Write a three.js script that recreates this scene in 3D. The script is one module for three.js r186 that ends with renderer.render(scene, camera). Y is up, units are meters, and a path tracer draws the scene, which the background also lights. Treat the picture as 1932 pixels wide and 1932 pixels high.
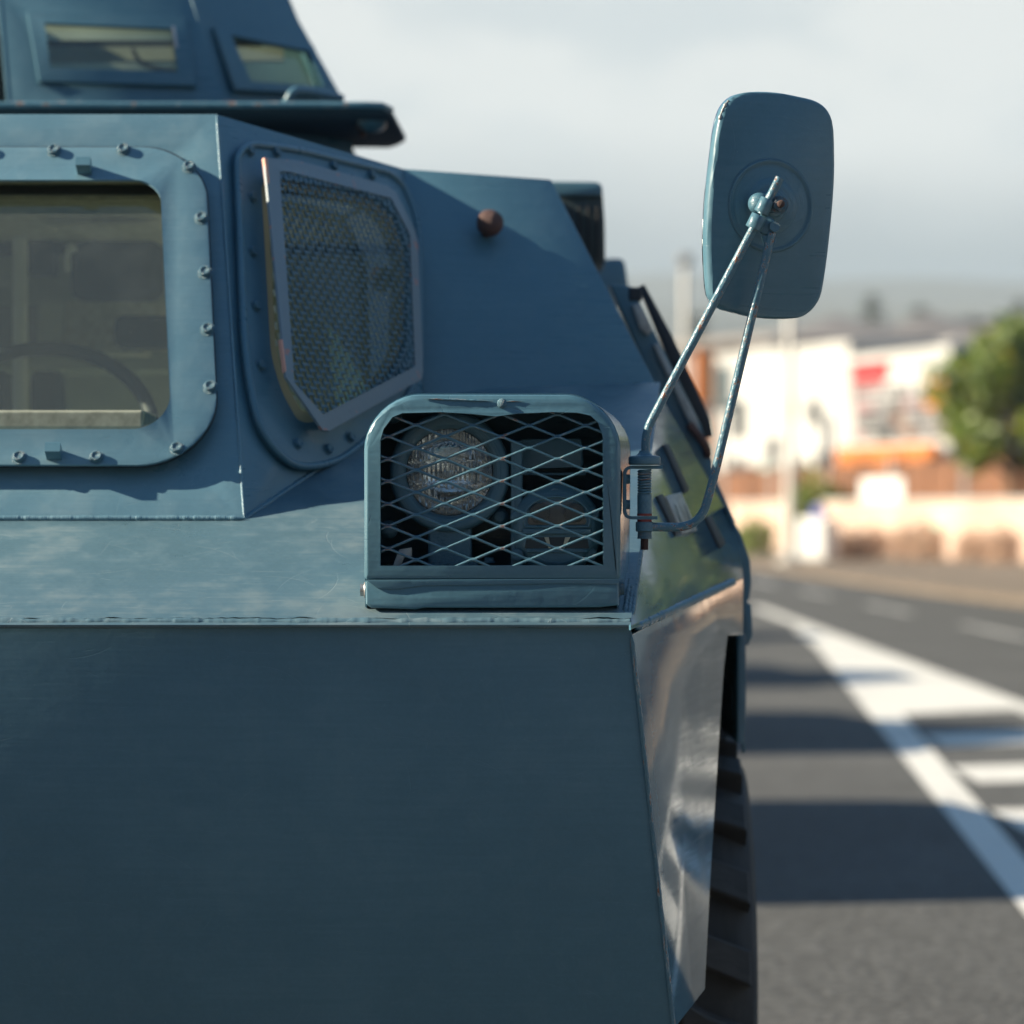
import * as THREE from 'three';
import { mergeGeometries, mergeVertices, toCreasedNormals } from 'three/addons/utils/BufferGeometryUtils.js';
import { RoundedBoxGeometry } from 'three/addons/geometries/RoundedBoxGeometry.js';

const V = (x, y, z) => new THREE.Vector3(x, y, z);
const FP = 6000, EYE = 1.5;                                   // drawing scale of the elevation I measured from, eye height
const scene = new THREE.Scene();

// ---------------------------------------------------------------- camera
const camera = new THREE.PerspectiveCamera(2 * Math.atan(966 / FP) * 180 / Math.PI, 1, 0.1, 9000);
camera.position.set(0, EYE, 0);
camera.lookAt(0, EYE, -10);
camera.focus = 5.37;
camera.userData.fStop = 2.9;

// ---------------------------------------------------------------- noise
function rng(seed) { let s = seed >>> 0; return () => { s = (s + 0x6d2b79f5) | 0; let t = Math.imul(s ^ (s >>> 15), 1 | s); t = (t + Math.imul(t ^ (t >>> 7), 61 | t)) ^ t; return ((t ^ (t >>> 14)) >>> 0) / 4294967296; }; }
function noiseTile(N, fx, fy, oct, seed) {                    // periodic value noise, 0..1
  const out = new Float32Array(N * N); let amp = 1, tot = 0;
  for (let o = 0; o < oct; o++, fx *= 2, fy *= 2, amp *= 0.55) {
    if (fx > N / 2 || fy > N / 2) break;
    const r = rng(seed + o * 977), g = new Float32Array(fx * fy); for (let i = 0; i < g.length; i++) g[i] = r();
    tot += amp;
    for (let y = 0; y < N; y++) {
      const v = y / N * fy, y0 = Math.floor(v), fyy = v - y0, sy = fyy * fyy * (3 - 2 * fyy), ya = (y0 % fy) * fx, yb = ((y0 + 1) % fy) * fx;
      for (let x = 0; x < N; x++) {
        const u = x / N * fx, x0 = Math.floor(u), f = u - x0, sx = f * f * (3 - 2 * f), xa = x0 % fx, xb = (x0 + 1) % fx;
        const a = g[ya + xa] + (g[ya + xb] - g[ya + xa]) * sx, b = g[yb + xa] + (g[yb + xb] - g[yb + xa]) * sx;
        out[y * N + x] += amp * (a + (b - a) * sy);
      }
    }
  }
  for (let i = 0; i < out.length; i++) out[i] = Math.min(1, Math.max(0, (out[i] / tot - 0.5) * 1.7 + 0.5));
  return out;
}
function scratches(N, count, seed, len = 80, horizontal = 0.5) {
  const a = new Float32Array(N * N), r = rng(seed);
  for (let k = 0; k < count; k++) {
    let x = r() * N, y = r() * N, t = r() < horizontal ? (r() - 0.5) * 0.5 : r() * 6.28, b = (r() - 0.5) * 0.02, n = len * (0.2 + r() * r() * 2), s = 0.3 + 0.7 * r();
    for (let i = 0; i < n; i++) { x += Math.cos(t); y += Math.sin(t); t += b; const j = (((y | 0) % N + N) % N) * N + (((x | 0) % N + N) % N); a[j] = Math.max(a[j], s * Math.sin(Math.PI * i / n)); }
  }
  return a;
}
const enc = (x) => { x = Math.min(1, Math.max(0, x)); return 255 * (x <= 0.0031308 ? 12.92 * x : 1.055 * x ** (1 / 2.4) - 0.055); };
function tex(N, metres, f, color = true) {                    // f(i, x, y) -> linear rgb or one value
  const d = new Uint8Array(N * N * 4);
  for (let i = 0; i < N * N; i++) {
    const c = f(i, i % N, (i / N) | 0), q = i * 4;
    if (color) { d[q] = enc(c[0]); d[q + 1] = enc(c[1]); d[q + 2] = enc(c[2]); } else d[q] = d[q + 1] = d[q + 2] = Math.min(255, Math.max(0, c * 255));
    d[q + 3] = 255;
  }
  const t = new THREE.DataTexture(d, N, N); t.wrapS = t.wrapT = THREE.RepeatWrapping; t.magFilter = THREE.LinearFilter; t.minFilter = THREE.LinearFilter;
  if (color) t.colorSpace = THREE.SRGBColorSpace;
  t.repeat.set(1 / metres, 1 / metres); t.needsUpdate = true; return t;
}
const sstep = (a, b, x) => { x = Math.min(1, Math.max(0, (x - a) / (b - a))); return x * x * (3 - 2 * x); };
const lerp = (a, b, t) => a + (b - a) * t;
const mix3 = (a, b, t) => [lerp(a[0], b[0], t), lerp(a[1], b[1], t), lerp(a[2], b[2], t)];

// ---------------------------------------------------------------- sky, sun, exposure
const SUN = V(-0.885, 0.455, 0.10).normalize();
{
  const W = 2048, Hh = 1024, d = new Float32Array(W * Hh * 4);
  const n1 = noiseTile(1024, 6, 6, 6, 11), n2 = noiseTile(1024, 16, 16, 5, 29);
  const smp = (a, u, v) => a[(((v * 1024) | 0) & 1023) * 1024 + (((u * 1024) | 0) & 1023)];
  for (let y = 0; y < Hh; y++) for (let x = 0; x < W; x++) {
    const e = ((y + 0.5) / Hh - 0.5) * 180, az = x / W;       // row 0 is straight down
    const q = (y * W + x) * 4;
    const c1 = smp(n1, az * 5, e / 40 + 3), c2 = smp(n2, az * 5, e / 24 + 3);
    let c;
    const low = [0.100, 0.130, 0.150], band = [0.318, 0.334, 0.332], grey = [0.235, 0.268, 0.284], blue = [0.014, 0.074, 0.172];
    const ee = e + (c1 - 0.5) * 1.1;
    c = mix3(low, band, sstep(4.2, 7.2, ee));                                   // cloud bank resting on the hills, brighter above
    c = mix3(c, grey, 0.70 * sstep(0.42, 0.68, c2) * sstep(4.5, 8.5, ee));      // darker cloud undersides
    const cover = sstep(0.36, 0.66, c1 * 0.65 + c2 * 0.35 + 0.18 * (1 - sstep(8, 26, e)));
    c = mix3(c, mix3(blue, [0.25, 0.28, 0.29], cover * 0.22), sstep(9, 20, ee)); // broken cloud on blue overhead
    if (e < 0) c = [0.06, 0.06, 0.06];
    d[q] = c[0]; d[q + 1] = c[1]; d[q + 2] = c[2]; d[q + 3] = 1;
  }
  const t = new THREE.DataTexture(d, W, Hh, THREE.RGBAFormat, THREE.FloatType);
  t.mapping = THREE.EquirectangularReflectionMapping; t.magFilter = THREE.LinearFilter; t.minFilter = THREE.LinearFilter; t.wrapS = THREE.RepeatWrapping; t.needsUpdate = true;
  scene.background = t; scene.environment = t;
}
const sun = new THREE.DirectionalLight(new THREE.Color().setRGB(1, 0.88, 0.68), 4.9);
sun.name = 'sun'; sun.position.copy(SUN).multiplyScalar(60).add(V(0, 0, -20)); sun.target.position.set(0, 0, -20);
sun.castShadow = true; sun.shadow.mapSize.set(4096, 4096); sun.shadow.radius = 1.0;
Object.assign(sun.shadow.camera, { left: -60, right: 60, top: 60, bottom: -60, near: 1, far: 220 });
scene.add(sun, sun.target);
const renderer = new THREE.WebGLRenderer({ antialias: true });
renderer.shadowMap.enabled = true; renderer.shadowMap.type = THREE.PCFSoftShadowMap;
renderer.toneMapping = THREE.LinearToneMapping; renderer.toneMappingExposure = 2.5;
scene.fog = new THREE.FogExp2(new THREE.Color().setRGB(0.78, 0.90, 1.0), 0.00019);

// ---------------------------------------------------------------- drawing helpers
const P = (px, py, d) => V((px - 966) / FP * d, EYE - (py - 966) / FP * d, -d);   // a point of the measured elevation at a distance
const plane = (p, n) => ({ p: p.clone(), n: n.clone().normalize() });
const plane3 = (a, b, c) => plane(a, V().subVectors(b, a).cross(V().subVectors(c, a)));
const lift = (pl, d) => plane(pl.p.clone().addScaledVector(pl.n, d), pl.n);
const on = (pl, px, py) => { const v = V((px - 966) / FP, -(py - 966) / FP, -1), o = V(0, EYE, 0); return o.addScaledVector(v, pl.p.clone().sub(V(0, EYE, 0)).dot(pl.n) / v.dot(pl.n)); };
const ons = (pl, list) => list.map(([x, y]) => on(pl, x, y));
const XC = -1.0, flip = (p) => V(2 * XC - p.x, p.y, p.z), flipN = (n) => V(-n.x, n.y, n.z);

const used = new Map(), wpos = new Map();
function fresh(n) { const k = used.get(n) ?? -1; used.set(n, k + 1); return k < 0 ? n : n + '_' + String(k + 1).padStart(3, '0'); }
function thing(name, label, category, pos, turn = 0, group) {
  const g = new THREE.Group(); g.name = fresh(name); g.position.copy(pos); g.rotation.y = turn; g.userData = { label, category }; if (group) g.userData.group = group;
  wpos.set(g, turn ? null : pos.clone()); scene.add(g); return g;
}
function part(name, geo, mat, parent, label) {                 // geometry in the place's own coordinates; pivot put at its middle
  const m = new THREE.Mesh(geo, mat); m.name = name; m.castShadow = m.receiveShadow = true;
  const pp = wpos.get(parent);
  if (pp) { geo.computeBoundingBox(); const c = geo.boundingBox.getCenter(V()); geo.translate(-c.x, -c.y, -c.z); m.position.copy(c).sub(pp); wpos.set(m, c); }
  parent.add(m); if (label) m.userData.label = label; return m;
}
function raw(name, geo, mat, parent) { const m = new THREE.Mesh(geo, mat); m.name = name; m.castShadow = m.receiveShadow = true; parent.add(m); return m; }
function copyThing(src, name, label, pos, turn = 0) { const c = src.clone(); c.name = fresh(name); c.position.copy(pos); c.rotation.y = turn; c.userData = { ...src.userData, label: label || src.userData.label }; scene.add(c); return c; }
function struct(name, geo, mat) { const m = new THREE.Mesh(geo, mat); m.name = name; m.userData.kind = 'structure'; m.castShadow = m.receiveShadow = true; scene.add(m); return m; }

function basis(pts, ref) {                                     // plane basis of a polygon, normal towards ref
  const n = V(), c = V();
  pts.forEach((a, i) => { const b = pts[(i + 1) % pts.length]; n.x += (a.y - b.y) * (a.z + b.z); n.y += (a.z - b.z) * (a.x + b.x); n.z += (a.x - b.x) * (a.y + b.y); c.add(a); });
  n.normalize(); c.multiplyScalar(1 / pts.length);
  if (n.dot(ref.clone().sub(c)) < 0) n.negate();
  const u = Math.abs(n.y) > 0.9 ? V(1, 0, 0) : V(0, 1, 0).cross(n).normalize(); u.addScaledVector(n, -u.dot(n)).normalize();
  return { c, n, u, v: n.clone().cross(u) };
}
const EYEP = V(0, EYE, 0);
function plate(pts, thick, { holes = [], bevel = 0.0025, ref = EYEP, seg = 2, crease = 0.6 } = {}) {
  const b = basis(pts, ref), to2 = (p) => { const q = p.clone().sub(b.c); return new THREE.Vector2(q.dot(b.u), q.dot(b.v)); };
  const s = new THREE.Shape(pts.map(to2)); s.holes = holes.map((h) => new THREE.Path(h.map(to2)));
  const dep = Math.max(0.0005, thick - 2 * bevel);
  let g = new THREE.ExtrudeGeometry(s, { depth: dep, bevelEnabled: bevel > 0, bevelThickness: bevel, bevelSize: bevel, bevelOffset: -bevel, bevelSegments: seg, steps: 1, curveSegments: 4 });
  g.translate(0, 0, -(dep + (bevel > 0 ? bevel : 0)));
  g = toCreasedNormals(g, crease);
  g.applyMatrix4(new THREE.Matrix4().makeBasis(b.u, b.v, b.n).setPosition(b.c));
  return g;
}
function rounded(pts, radii, n = 6) {                          // rounds the corners of a polygon given as [x, y]
  const out = [], N = pts.length;
  pts.forEach((p, i) => {
    const r = Array.isArray(radii) ? radii[i] : radii; if (!r) return out.push(p);
    const a = pts[(i + N - 1) % N], c = pts[(i + 1) % N], la = Math.hypot(a[0] - p[0], a[1] - p[1]), lc = Math.hypot(c[0] - p[0], c[1] - p[1]);
    const ra = Math.min(r, la * 0.49), rc = Math.min(r, lc * 0.49), A = [p[0] + (a[0] - p[0]) * ra / la, p[1] + (a[1] - p[1]) * ra / la], C = [p[0] + (c[0] - p[0]) * rc / lc, p[1] + (c[1] - p[1]) * rc / lc];
    for (let k = 0; k <= n; k++) { const t = k / n, s = 1 - t, w = 0.62; // rational quadratic, close to a circle arc
      const d = s * s + 2 * w * s * t + t * t; out.push([(s * s * A[0] + 2 * w * s * t * p[0] + t * t * C[0]) / d, (s * s * A[1] + 2 * w * s * t * p[1] + t * t * C[1]) / d]); }
  });
  return out;
}
function smooth2(pts, n = 5, closed = true) { const c = new THREE.CatmullRomCurve3(pts.map(([x, y]) => V(x, y, 0)), closed, 'centripetal'); return c.getPoints(pts.length * n).slice(0, closed ? -1 : undefined).map((p) => [p.x, p.y]); }
function fillet(pts, r, n = 8) {                               // rounds the bends of a 3D polyline
  const out = [pts[0].clone()];
  for (let i = 1; i < pts.length - 1; i++) {
    const p = pts[i], a = pts[i - 1].clone().sub(p), c = pts[i + 1].clone().sub(p), rr = Math.min(r, a.length() * 0.49, c.length() * 0.49);
    const A = p.clone().addScaledVector(a.normalize(), rr), C = p.clone().addScaledVector(c.normalize(), rr);
    for (let k = 0; k <= n; k++) { const t = k / n; out.push(A.clone().multiplyScalar((1 - t) ** 2).addScaledVector(p, 2 * t * (1 - t)).addScaledVector(C, t * t)); }
  }
  out.push(pts[pts.length - 1].clone()); return out;
}
function resample(pts, step) { const out = [pts[0].clone()]; for (let i = 1; i < pts.length; i++) { const n = Math.max(1, Math.round(pts[i].distanceTo(pts[i - 1]) / step)); for (let k = 1; k <= n; k++) out.push(pts[i - 1].clone().lerp(pts[i], k / n)); } return out; }
function sweep(pts, r, sides = 8, closed = false) {            // tube along points; r may be (distance along, angle) => radius
  const N = pts.length, pos = [], uv = [], idx = [], T = [];
  for (let i = 0; i < N; i++) { const a = pts[closed ? (i + N - 1) % N : Math.max(0, i - 1)], b = pts[closed ? (i + 1) % N : Math.min(N - 1, i + 1)]; T.push(b.clone().sub(a).normalize()); }
  let u = Math.abs(T[0].y) < 0.9 ? V(0, 1, 0) : V(0, 0, 1), s = 0; const M = closed ? N + 1 : N;
  for (let j = 0; j < M; j++) {
    const i = j % N; if (j) s += pts[i].distanceTo(pts[(j - 1) % N]);
    u.addScaledVector(T[i], -u.dot(T[i])).normalize(); const v = T[i].clone().cross(u);
    for (let k = 0; k <= sides; k++) {
      const a = k / sides * 2 * Math.PI, rad = typeof r === 'function' ? r(s, a, j) : r;
      pos.push(pts[i].x + rad * (Math.cos(a) * u.x + Math.sin(a) * v.x), pts[i].y + rad * (Math.cos(a) * u.y + Math.sin(a) * v.y), pts[i].z + rad * (Math.cos(a) * u.z + Math.sin(a) * v.z));
      uv.push(a * 0.012, s);
    }
  }
  const w = sides + 1;
  for (let j = 0; j < M - 1; j++) for (let k = 0; k < sides; k++) { const a = j * w + k; idx.push(a, a + w, a + 1, a + 1, a + w, a + w + 1); }
  if (!closed) for (const [j, f] of [[0, 1], [M - 1, 0]]) { const c = pos.length / 3; pos.push(...pts[j % N].toArray()); uv.push(0, 0); for (let k = 0; k < sides; k++) idx.push(...(f ? [c, j * w + k, j * w + k + 1] : [c, j * w + k + 1, j * w + k])); }
  const g = new THREE.BufferGeometry(); g.setAttribute('position', new THREE.Float32BufferAttribute(pos, 3)); g.setAttribute('uv', new THREE.Float32BufferAttribute(uv, 2)); g.setIndex(idx); g.computeVertexNormals();
  const nn = g.attributes.normal; for (let j = 0; j < M; j++) { const a = j * w, b = a + sides, x = nn.getX(a) + nn.getX(b), y = nn.getY(a) + nn.getY(b), z = nn.getZ(a) + nn.getZ(b), l = Math.hypot(x, y, z) || 1; nn.setXYZ(a, x / l, y / l, z / l); nn.setXYZ(b, x / l, y / l, z / l); }
  return g;
}
function weld(a, b, r, seed, step = 0.004) {                   // rippled weld bead from a to b
  const n = Math.max(4, Math.round(a.distanceTo(b) / 0.0016)), rr = rng(seed), amp = [], pts = [];
  for (let i = 0; i <= n / 6 + 2; i++) amp.push(rr());
  for (let i = 0; i <= n; i++) pts.push(a.clone().lerp(b, i / n));
  const L = a.distanceTo(b);
  return sweep(pts, (s, ang, j) => r * Math.min(1, 0.15 + s / 0.025, 0.15 + (L - s) / 0.025) * (0.82 + 0.45 * amp[(j / 6) | 0] * 0.6 + 0.16 * Math.abs(Math.sin(s / step * Math.PI + Math.sin(ang) * 1.2))), 8);
}
const aim = (g, pos, dir) => { g.applyQuaternion(new THREE.Quaternion().setFromUnitVectors(V(0, 1, 0), dir.clone().normalize())); g.translate(pos.x, pos.y, pos.z); return g; };
const lathe = (prof, n, pos, dir) => aim(new THREE.LatheGeometry(prof.map(([r, h]) => new THREE.Vector2(Math.max(r, 1e-5), h)), n), pos, dir);
const merge = (list) => mergeGeometries(list.map((g) => { g = g.index ? g.toNonIndexed() : g; for (const k of Object.keys(g.attributes)) if (!['position', 'normal', 'uv'].includes(k)) g.deleteAttribute(k); return g; }));
function box(w, h, d, x, y, z, r = 0) { const g = r ? new RoundedBoxGeometry(w, h, d, 2, r) : new THREE.BoxGeometry(w, h, d); g.translate(x, y, z); return g; }
function boxUV(g, s = 1) {                                     // metre uv by the way each face points
  const h = g.index ? g.toNonIndexed() : g, p = h.attributes.position, n = h.attributes.normal, uv = new Float32Array(p.count * 2);
  for (let i = 0; i < p.count; i++) { const ax = Math.abs(n.getX(i)), ay = Math.abs(n.getY(i)), az = Math.abs(n.getZ(i)); const [a, b] = ax > ay && ax > az ? [p.getZ(i), p.getY(i)] : ay > az ? [p.getX(i), p.getZ(i)] : [p.getX(i), p.getY(i)]; uv[i * 2] = a * s; uv[i * 2 + 1] = b * s; }
  h.setAttribute('uv', new THREE.BufferAttribute(uv, 2)); return h;
}
function loft(A, B, closed = false) {                          // sheet between two rows of points
  const pos = [], uv = [], n = A.length, m = closed ? n : n - 1; let s = 0;
  for (let i = 0; i < m; i++) { const j = (i + 1) % n, t = s + A[i].distanceTo(A[j]), w = A[i].distanceTo(B[i]); for (const [p, a, b] of [[A[i], s, 0], [B[i], s, w], [A[j], t, 0], [A[j], t, 0], [B[i], s, w], [B[j], t, w]]) { pos.push(p.x, p.y, p.z); uv.push(a, b); } s = t; }
  const g = new THREE.BufferGeometry(); g.setAttribute('position', new THREE.Float32BufferAttribute(pos, 3)); g.setAttribute('uv', new THREE.Float32BufferAttribute(uv, 2)); g.computeVertexNormals();
  return toCreasedNormals(g, 0.6);
}

// ---------------------------------------------------------------- materials
const std = (o) => new THREE.MeshStandardMaterial(o), phy = (o) => new THREE.MeshPhysicalMaterial(o);
const rgb = (r, g, b) => new THREE.Color().setRGB(r, g, b);
const M = {};
{
  const N = 1024, a = noiseTile(N, 5, 5, 6, 1), b = noiseTile(N, 24, 24, 4, 2), br = noiseTile(N, 8, 160, 3, 3), cl = noiseTile(N, 3, 3, 3, 4), s1 = scratches(N, 170, 5, 110, 0.6), s2 = scratches(N, 500, 6, 14, 0.8), fine = noiseTile(N, 180, 180, 2, 7);
  const BASE = [0.067, 0.158, 0.215], r0 = rng(8), speck = new Float32Array(N * N);
  for (let k = 0; k < 420; k++) { const x = (r0() * N) | 0, y = (r0() * N) | 0; speck[y * N + x] = r0(); if (r0() < 0.3) speck[y * N + (x + 1) % N] = 0.8; }
  const body = (i, wear) => {
    const k = 1 + 0.10 * (a[i] - 0.5) + 0.03 * (br[i] - 0.5) + 0.05 * (fine[i] - 0.5);
    let c = BASE.map((x) => x * k);
    c = mix3(c, [0.150, 0.240, 0.280], wear * (0.40 * sstep(0.35, 0.9, a[i] * 0.72 + br[i] * 0.28) + 0.22 * sstep(0.55, 0.8, b[i])));
    c = mix3(c, [0.21, 0.30, 0.335], wear * Math.min(0.6, 0.55 * s1[i] + 0.45 * s2[i]));
    return mix3(c, [0.5, 0.55, 0.55], Math.min(1, wear * 1.2) * speck[i] * 0.8);
  };
  M.mapPaint = tex(N, 0.9, (i) => body(i, 0.26));
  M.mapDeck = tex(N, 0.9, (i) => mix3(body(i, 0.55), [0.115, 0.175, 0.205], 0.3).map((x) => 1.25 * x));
  M.mapDusty = tex(N, 0.9, (i) => { const k = 0.62 * a[i] + 0.12 * br[i] + 0.26 * b[i], c = mix3(body(i, 0.9), [0.088, 0.130, 0.148], 0.50); return mix3(mix3(c, [0.165, 0.215, 0.230], 0.5 * sstep(0.46, 0.86, k)), [0.30, 0.35, 0.36], Math.min(0.5, 0.6 * s1[i] + 0.4 * s2[i])); });
  M.mapRust = tex(N, 0.5, (i) => { const k = sstep(0.66, 0.74, b[i] * 0.6 + a[i] * 0.4), e = sstep(0.60, 0.66, b[i] * 0.6 + a[i] * 0.4); return mix3(mix3(body(i, 0.4), [0.30, 0.33, 0.34], e * 0.8), mix3([0.11, 0.045, 0.03], [0.27, 0.12, 0.08], fine[i]), k); });
  M.mapPrimer = tex(N, 0.42, (i) => { const k = sstep(0.70, 0.76, b[i] * 0.5 + a[i] * 0.5); return mix3(mix3(body(i, 0.25), [0.215, 0.255, 0.285], 0.7), [0.42, 0.20, 0.17], k * 0.9); });
  M.bumpPaint = tex(N, 0.9, (i) => 0.5 + 0.10 * (br[i] - 0.5) + 0.25 * (b[i] - 0.5) + 0.35 * (a[i] - 0.5) - 0.3 * s1[i], false);
  M.bumpWave = tex(N, 1.1, (i) => 0.92 * cl[i] + 0.05 * b[i] + 0.01 * br[i], false);
  M.roughPaint = tex(N, 0.9, (i) => 0.36 + 0.16 * (a[i] - 0.5) + 0.12 * (br[i] - 0.5) + 0.18 * s1[i], false);
  M.roughDeck = tex(N, 0.9, (i) => 0.44 + 0.26 * (a[i] - 0.5) + 0.2 * (b[i] - 0.5), false);
  M.roughGloss = tex(N, 0.9, (i) => 0.10 + 0.05 * (br[i] - 0.5) + 0.05 * sstep(0.4, 0.9, a[i]) + 0.12 * s1[i], false);
  M.lumpy = tex(512, 0.17, (i, x, y) => b[(y * 2) * N + x * 2] * 0.6 + 0.4 * a[(y * 2) * N + x * 2], false);
  M.paint = std({ name: 'blue_paint', map: M.mapPaint, roughness: 1, roughnessMap: M.roughPaint, bumpMap: M.bumpPaint, bumpScale: 0.0012 });
  M.deck = std({ name: 'worn_blue_paint', map: M.mapDeck, roughness: 1, roughnessMap: M.roughDeck, bumpMap: M.bumpPaint, bumpScale: 0.0012 });
  M.dusty = std({ name: 'dusty_scuffed_blue_paint', map: M.mapDusty, roughness: 1, roughnessMap: M.roughDeck, bumpMap: M.bumpPaint, bumpScale: 0.0016 });
  M.under = phy({ name: 'matt_shade_darkened_blue_paint', color: rgb(0.035, 0.058, 0.078), roughness: 0.85, specularIntensity: 0.25 });  // matt blue darkened to hold the shade under the roof plate
  M.gloss = std({ name: 'glossy_blue_paint', map: M.mapPaint, roughness: 1, roughnessMap: M.roughGloss, bumpMap: M.bumpWave, bumpScale: 0.0008 });
  M.worn = std({ name: 'chipped_blue_paint', map: M.mapRust, roughness: 0.36, bumpMap: M.lumpy, bumpScale: 0.0008 });
  M.thick = std({ name: 'brushed_blue_paint', map: M.mapPaint, roughness: 0.32, bumpMap: M.bumpPaint, bumpScale: 0.0022 });
  const rodMap = M.mapRust.clone(); rodMap.repeat.set(1 / 0.13, 1 / 0.13); rodMap.needsUpdate = true;
  M.rod = std({ name: 'rusty_blue_rod', map: rodMap, roughness: 0.34, bumpMap: M.lumpy, bumpScale: 0.0012 });
  M.primer = std({ name: 'chipped_blue_paint_over_primer', map: M.mapPrimer, roughness: 0.5, bumpMap: M.lumpy, bumpScale: 0.0006 });
  M.rust = std({ name: 'rust', map: tex(512, 0.1, (i, x, y) => { const k = b[(y * 2) * N + x * 2]; return mix3([0.05, 0.03, 0.03], [0.13, 0.065, 0.052], k); }), roughness: 0.75, bumpMap: M.lumpy, bumpScale: 0.001 });
  M.rubber = std({ name: 'rubber', color: rgb(0.018, 0.026, 0.036), roughness: 0.6, bumpMap: M.lumpy, bumpScale: 0.0004 });
  M.redoxide = std({ name: 'red_primer', color: rgb(0.22, 0.035, 0.03), roughness: 0.7 });
  M.black = std({ name: 'black_interior', color: rgb(0.02, 0.021, 0.022), roughness: 0.8 });
  M.seat = std({ name: 'dark_seat_cloth', map: tex(512, 0.25, (i, x, y) => { const k = 0.75 + 0.5 * fine[(y * 2) * N + x * 2]; return [0.022 * k, 0.034 * k, 0.048 * k]; }), roughness: 0.9 });
  M.beige = std({ name: 'beige_lining', map: tex(512, 0.8, (i, x, y) => { const k = 0.85 + 0.3 * a[(y * 2) * N + x * 2]; return [0.47 * k, 0.51 * k, 0.43 * k]; }), roughness: 0.8 });
  M.dash = std({ name: 'grey_green_dash', map: tex(512, 0.4, (i, x, y) => { const k = 0.75 + 0.5 * b[(y * 2) * N + x * 2]; return [0.25 * k, 0.27 * k, 0.22 * k]; }), roughness: 0.85 });
  M.cream = std({ name: 'cream_dash', map: tex(512, 0.4, (i, x, y) => { const k = 0.8 + 0.4 * b[(y * 2) * N + x * 2]; return [0.60 * k, 0.58 * k, 0.48 * k]; }), roughness: 0.85 });
  const dust = tex(N, 0.7, (i) => Math.min(1, 0.970 - 0.012 * sstep(0.45, 0.9, a[i]) - 0.5 * speck[i] - 0.03 * s2[i]), false);
  M.glass = phy({ name: 'dusty_armoured_glass', color: rgb(0.80, 0.85, 0.79), roughness: 0.03, transmission: 1, transmissionMap: dust, thickness: 0, ior: 1.5 });
  M.clear = phy({ name: 'clear_glass', color: rgb(0.9, 0.95, 0.95), roughness: 0.02, transmission: 1, thickness: 0.01, ior: 1.5 });
  M.frost = phy({ name: 'dimpled_lens', color: rgb(0.16, 0.16, 0.15), roughness: 0.3, transmission: 0.4, thickness: 0, bumpMap: M.lumpy, bumpScale: 0.001 });
  M.mirrorMetal = std({ name: 'reflector', color: rgb(0.72, 0.73, 0.74), metalness: 1, roughness: 0.07 });
  M.steel = std({ name: 'steel', color: rgb(0.42, 0.41, 0.40), metalness: 0.8, roughness: 0.4 });
  M.pale = std({ name: 'pale_bracket', map: tex(256, 0.1, (i, x, y) => { const k = 0.7 + 0.6 * a[(y * 4) * N + x * 4]; return [0.36 * k, 0.37 * k, 0.36 * k]; }), roughness: 0.5, metalness: 0.3 });
  M.creamStripe = std({ name: 'cream_stripe', color: rgb(0.48, 0.44, 0.33), roughness: 0.6 });
  M.tyre = std({ name: 'tyre_rubber', map: tex(512, 0.3, (i, x, y) => { const k = 0.7 + 0.6 * a[(y * 2) * N + x * 2]; return [0.062 * k, 0.061 * k, 0.060 * k]; }), roughness: 0.75, bumpMap: M.lumpy, bumpScale: 0.0008 });
  M.darkgreen = std({ name: 'dark_green_paint', color: rgb(0.030, 0.048, 0.050), roughness: 0.5, bumpMap: M.bumpPaint, bumpScale: 0.002 });
  // ground
  const sp = noiseTile(N, 256, 256, 1, 21), sq = noiseTile(N, 96, 96, 3, 22), pat = noiseTile(N, 4, 4, 5, 23);
  const asph = (i) => { const k = 0.72 + 0.5 * sp[i] * sp[i] + 0.2 * (sq[i] - 0.5) + 0.30 * (pat[i] - 0.5); return [0.080 * k, 0.081 * k, 0.080 * k]; };
  M.asphalt = std({ name: 'asphalt', map: tex(N, 6, asph), roughness: 0.9, bumpMap: tex(N, 6, (i) => sp[i] * 0.9 + sq[i] * 0.1, false), bumpScale: 0.004 });
  M.marking = std({ name: 'road_paint', map: tex(N, 5, (i) => { const w = sstep(0.74, 0.92, sp[i] * 0.5 + pat[i] * 0.5); return mix3([0.66, 0.645, 0.61], [0.24, 0.23, 0.22], w * 0.8); }), roughness: 0.7 });
  M.faded = std({ name: 'worn_road_paint', map: tex(N, 4, (i) => mix3([0.58, 0.58, 0.56], [0.18, 0.18, 0.178], sstep(0.42, 0.75, sp[i] * 0.5 + pat[i] * 0.5))), roughness: 0.8 });
  M.earth = std({ name: 'dry_earth', map: tex(N, 9, (i) => mix3([0.15, 0.115, 0.085], [0.29, 0.235, 0.185], 0.5 * pat[i] + 0.5 * sq[i])), roughness: 1, bumpMap: tex(N, 9, (i) => sq[i], false), bumpScale: 0.08 });
  M.concrete = std({ name: 'concrete', map: tex(512, 3, (i, x, y) => { const k = 0.8 + 0.4 * pat[(y * 2) * N + x * 2]; return [0.36 * k, 0.35 * k, 0.33 * k]; }), roughness: 0.9 });
  const wallTex = (c, amt) => tex(512, 7, (i, x, y) => { const j = (y * 2) * N + x * 2, k = 1 + amt * (pat[j] - 0.5) + amt * 0.5 * (sq[j] - 0.5); return c.map((q) => q * k); });
  M.plasterCream = std({ name: 'cream_plaster', map: wallTex([0.56, 0.41, 0.33], 0.4), roughness: 0.9 });
  M.plasterWhite = std({ name: 'white_plaster', map: wallTex([0.52, 0.52, 0.505], 0.18), roughness: 0.85 });
  M.plasterGrey = std({ name: 'grey_plaster', map: wallTex([0.22, 0.22, 0.225], 0.4), roughness: 0.9 });
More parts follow.
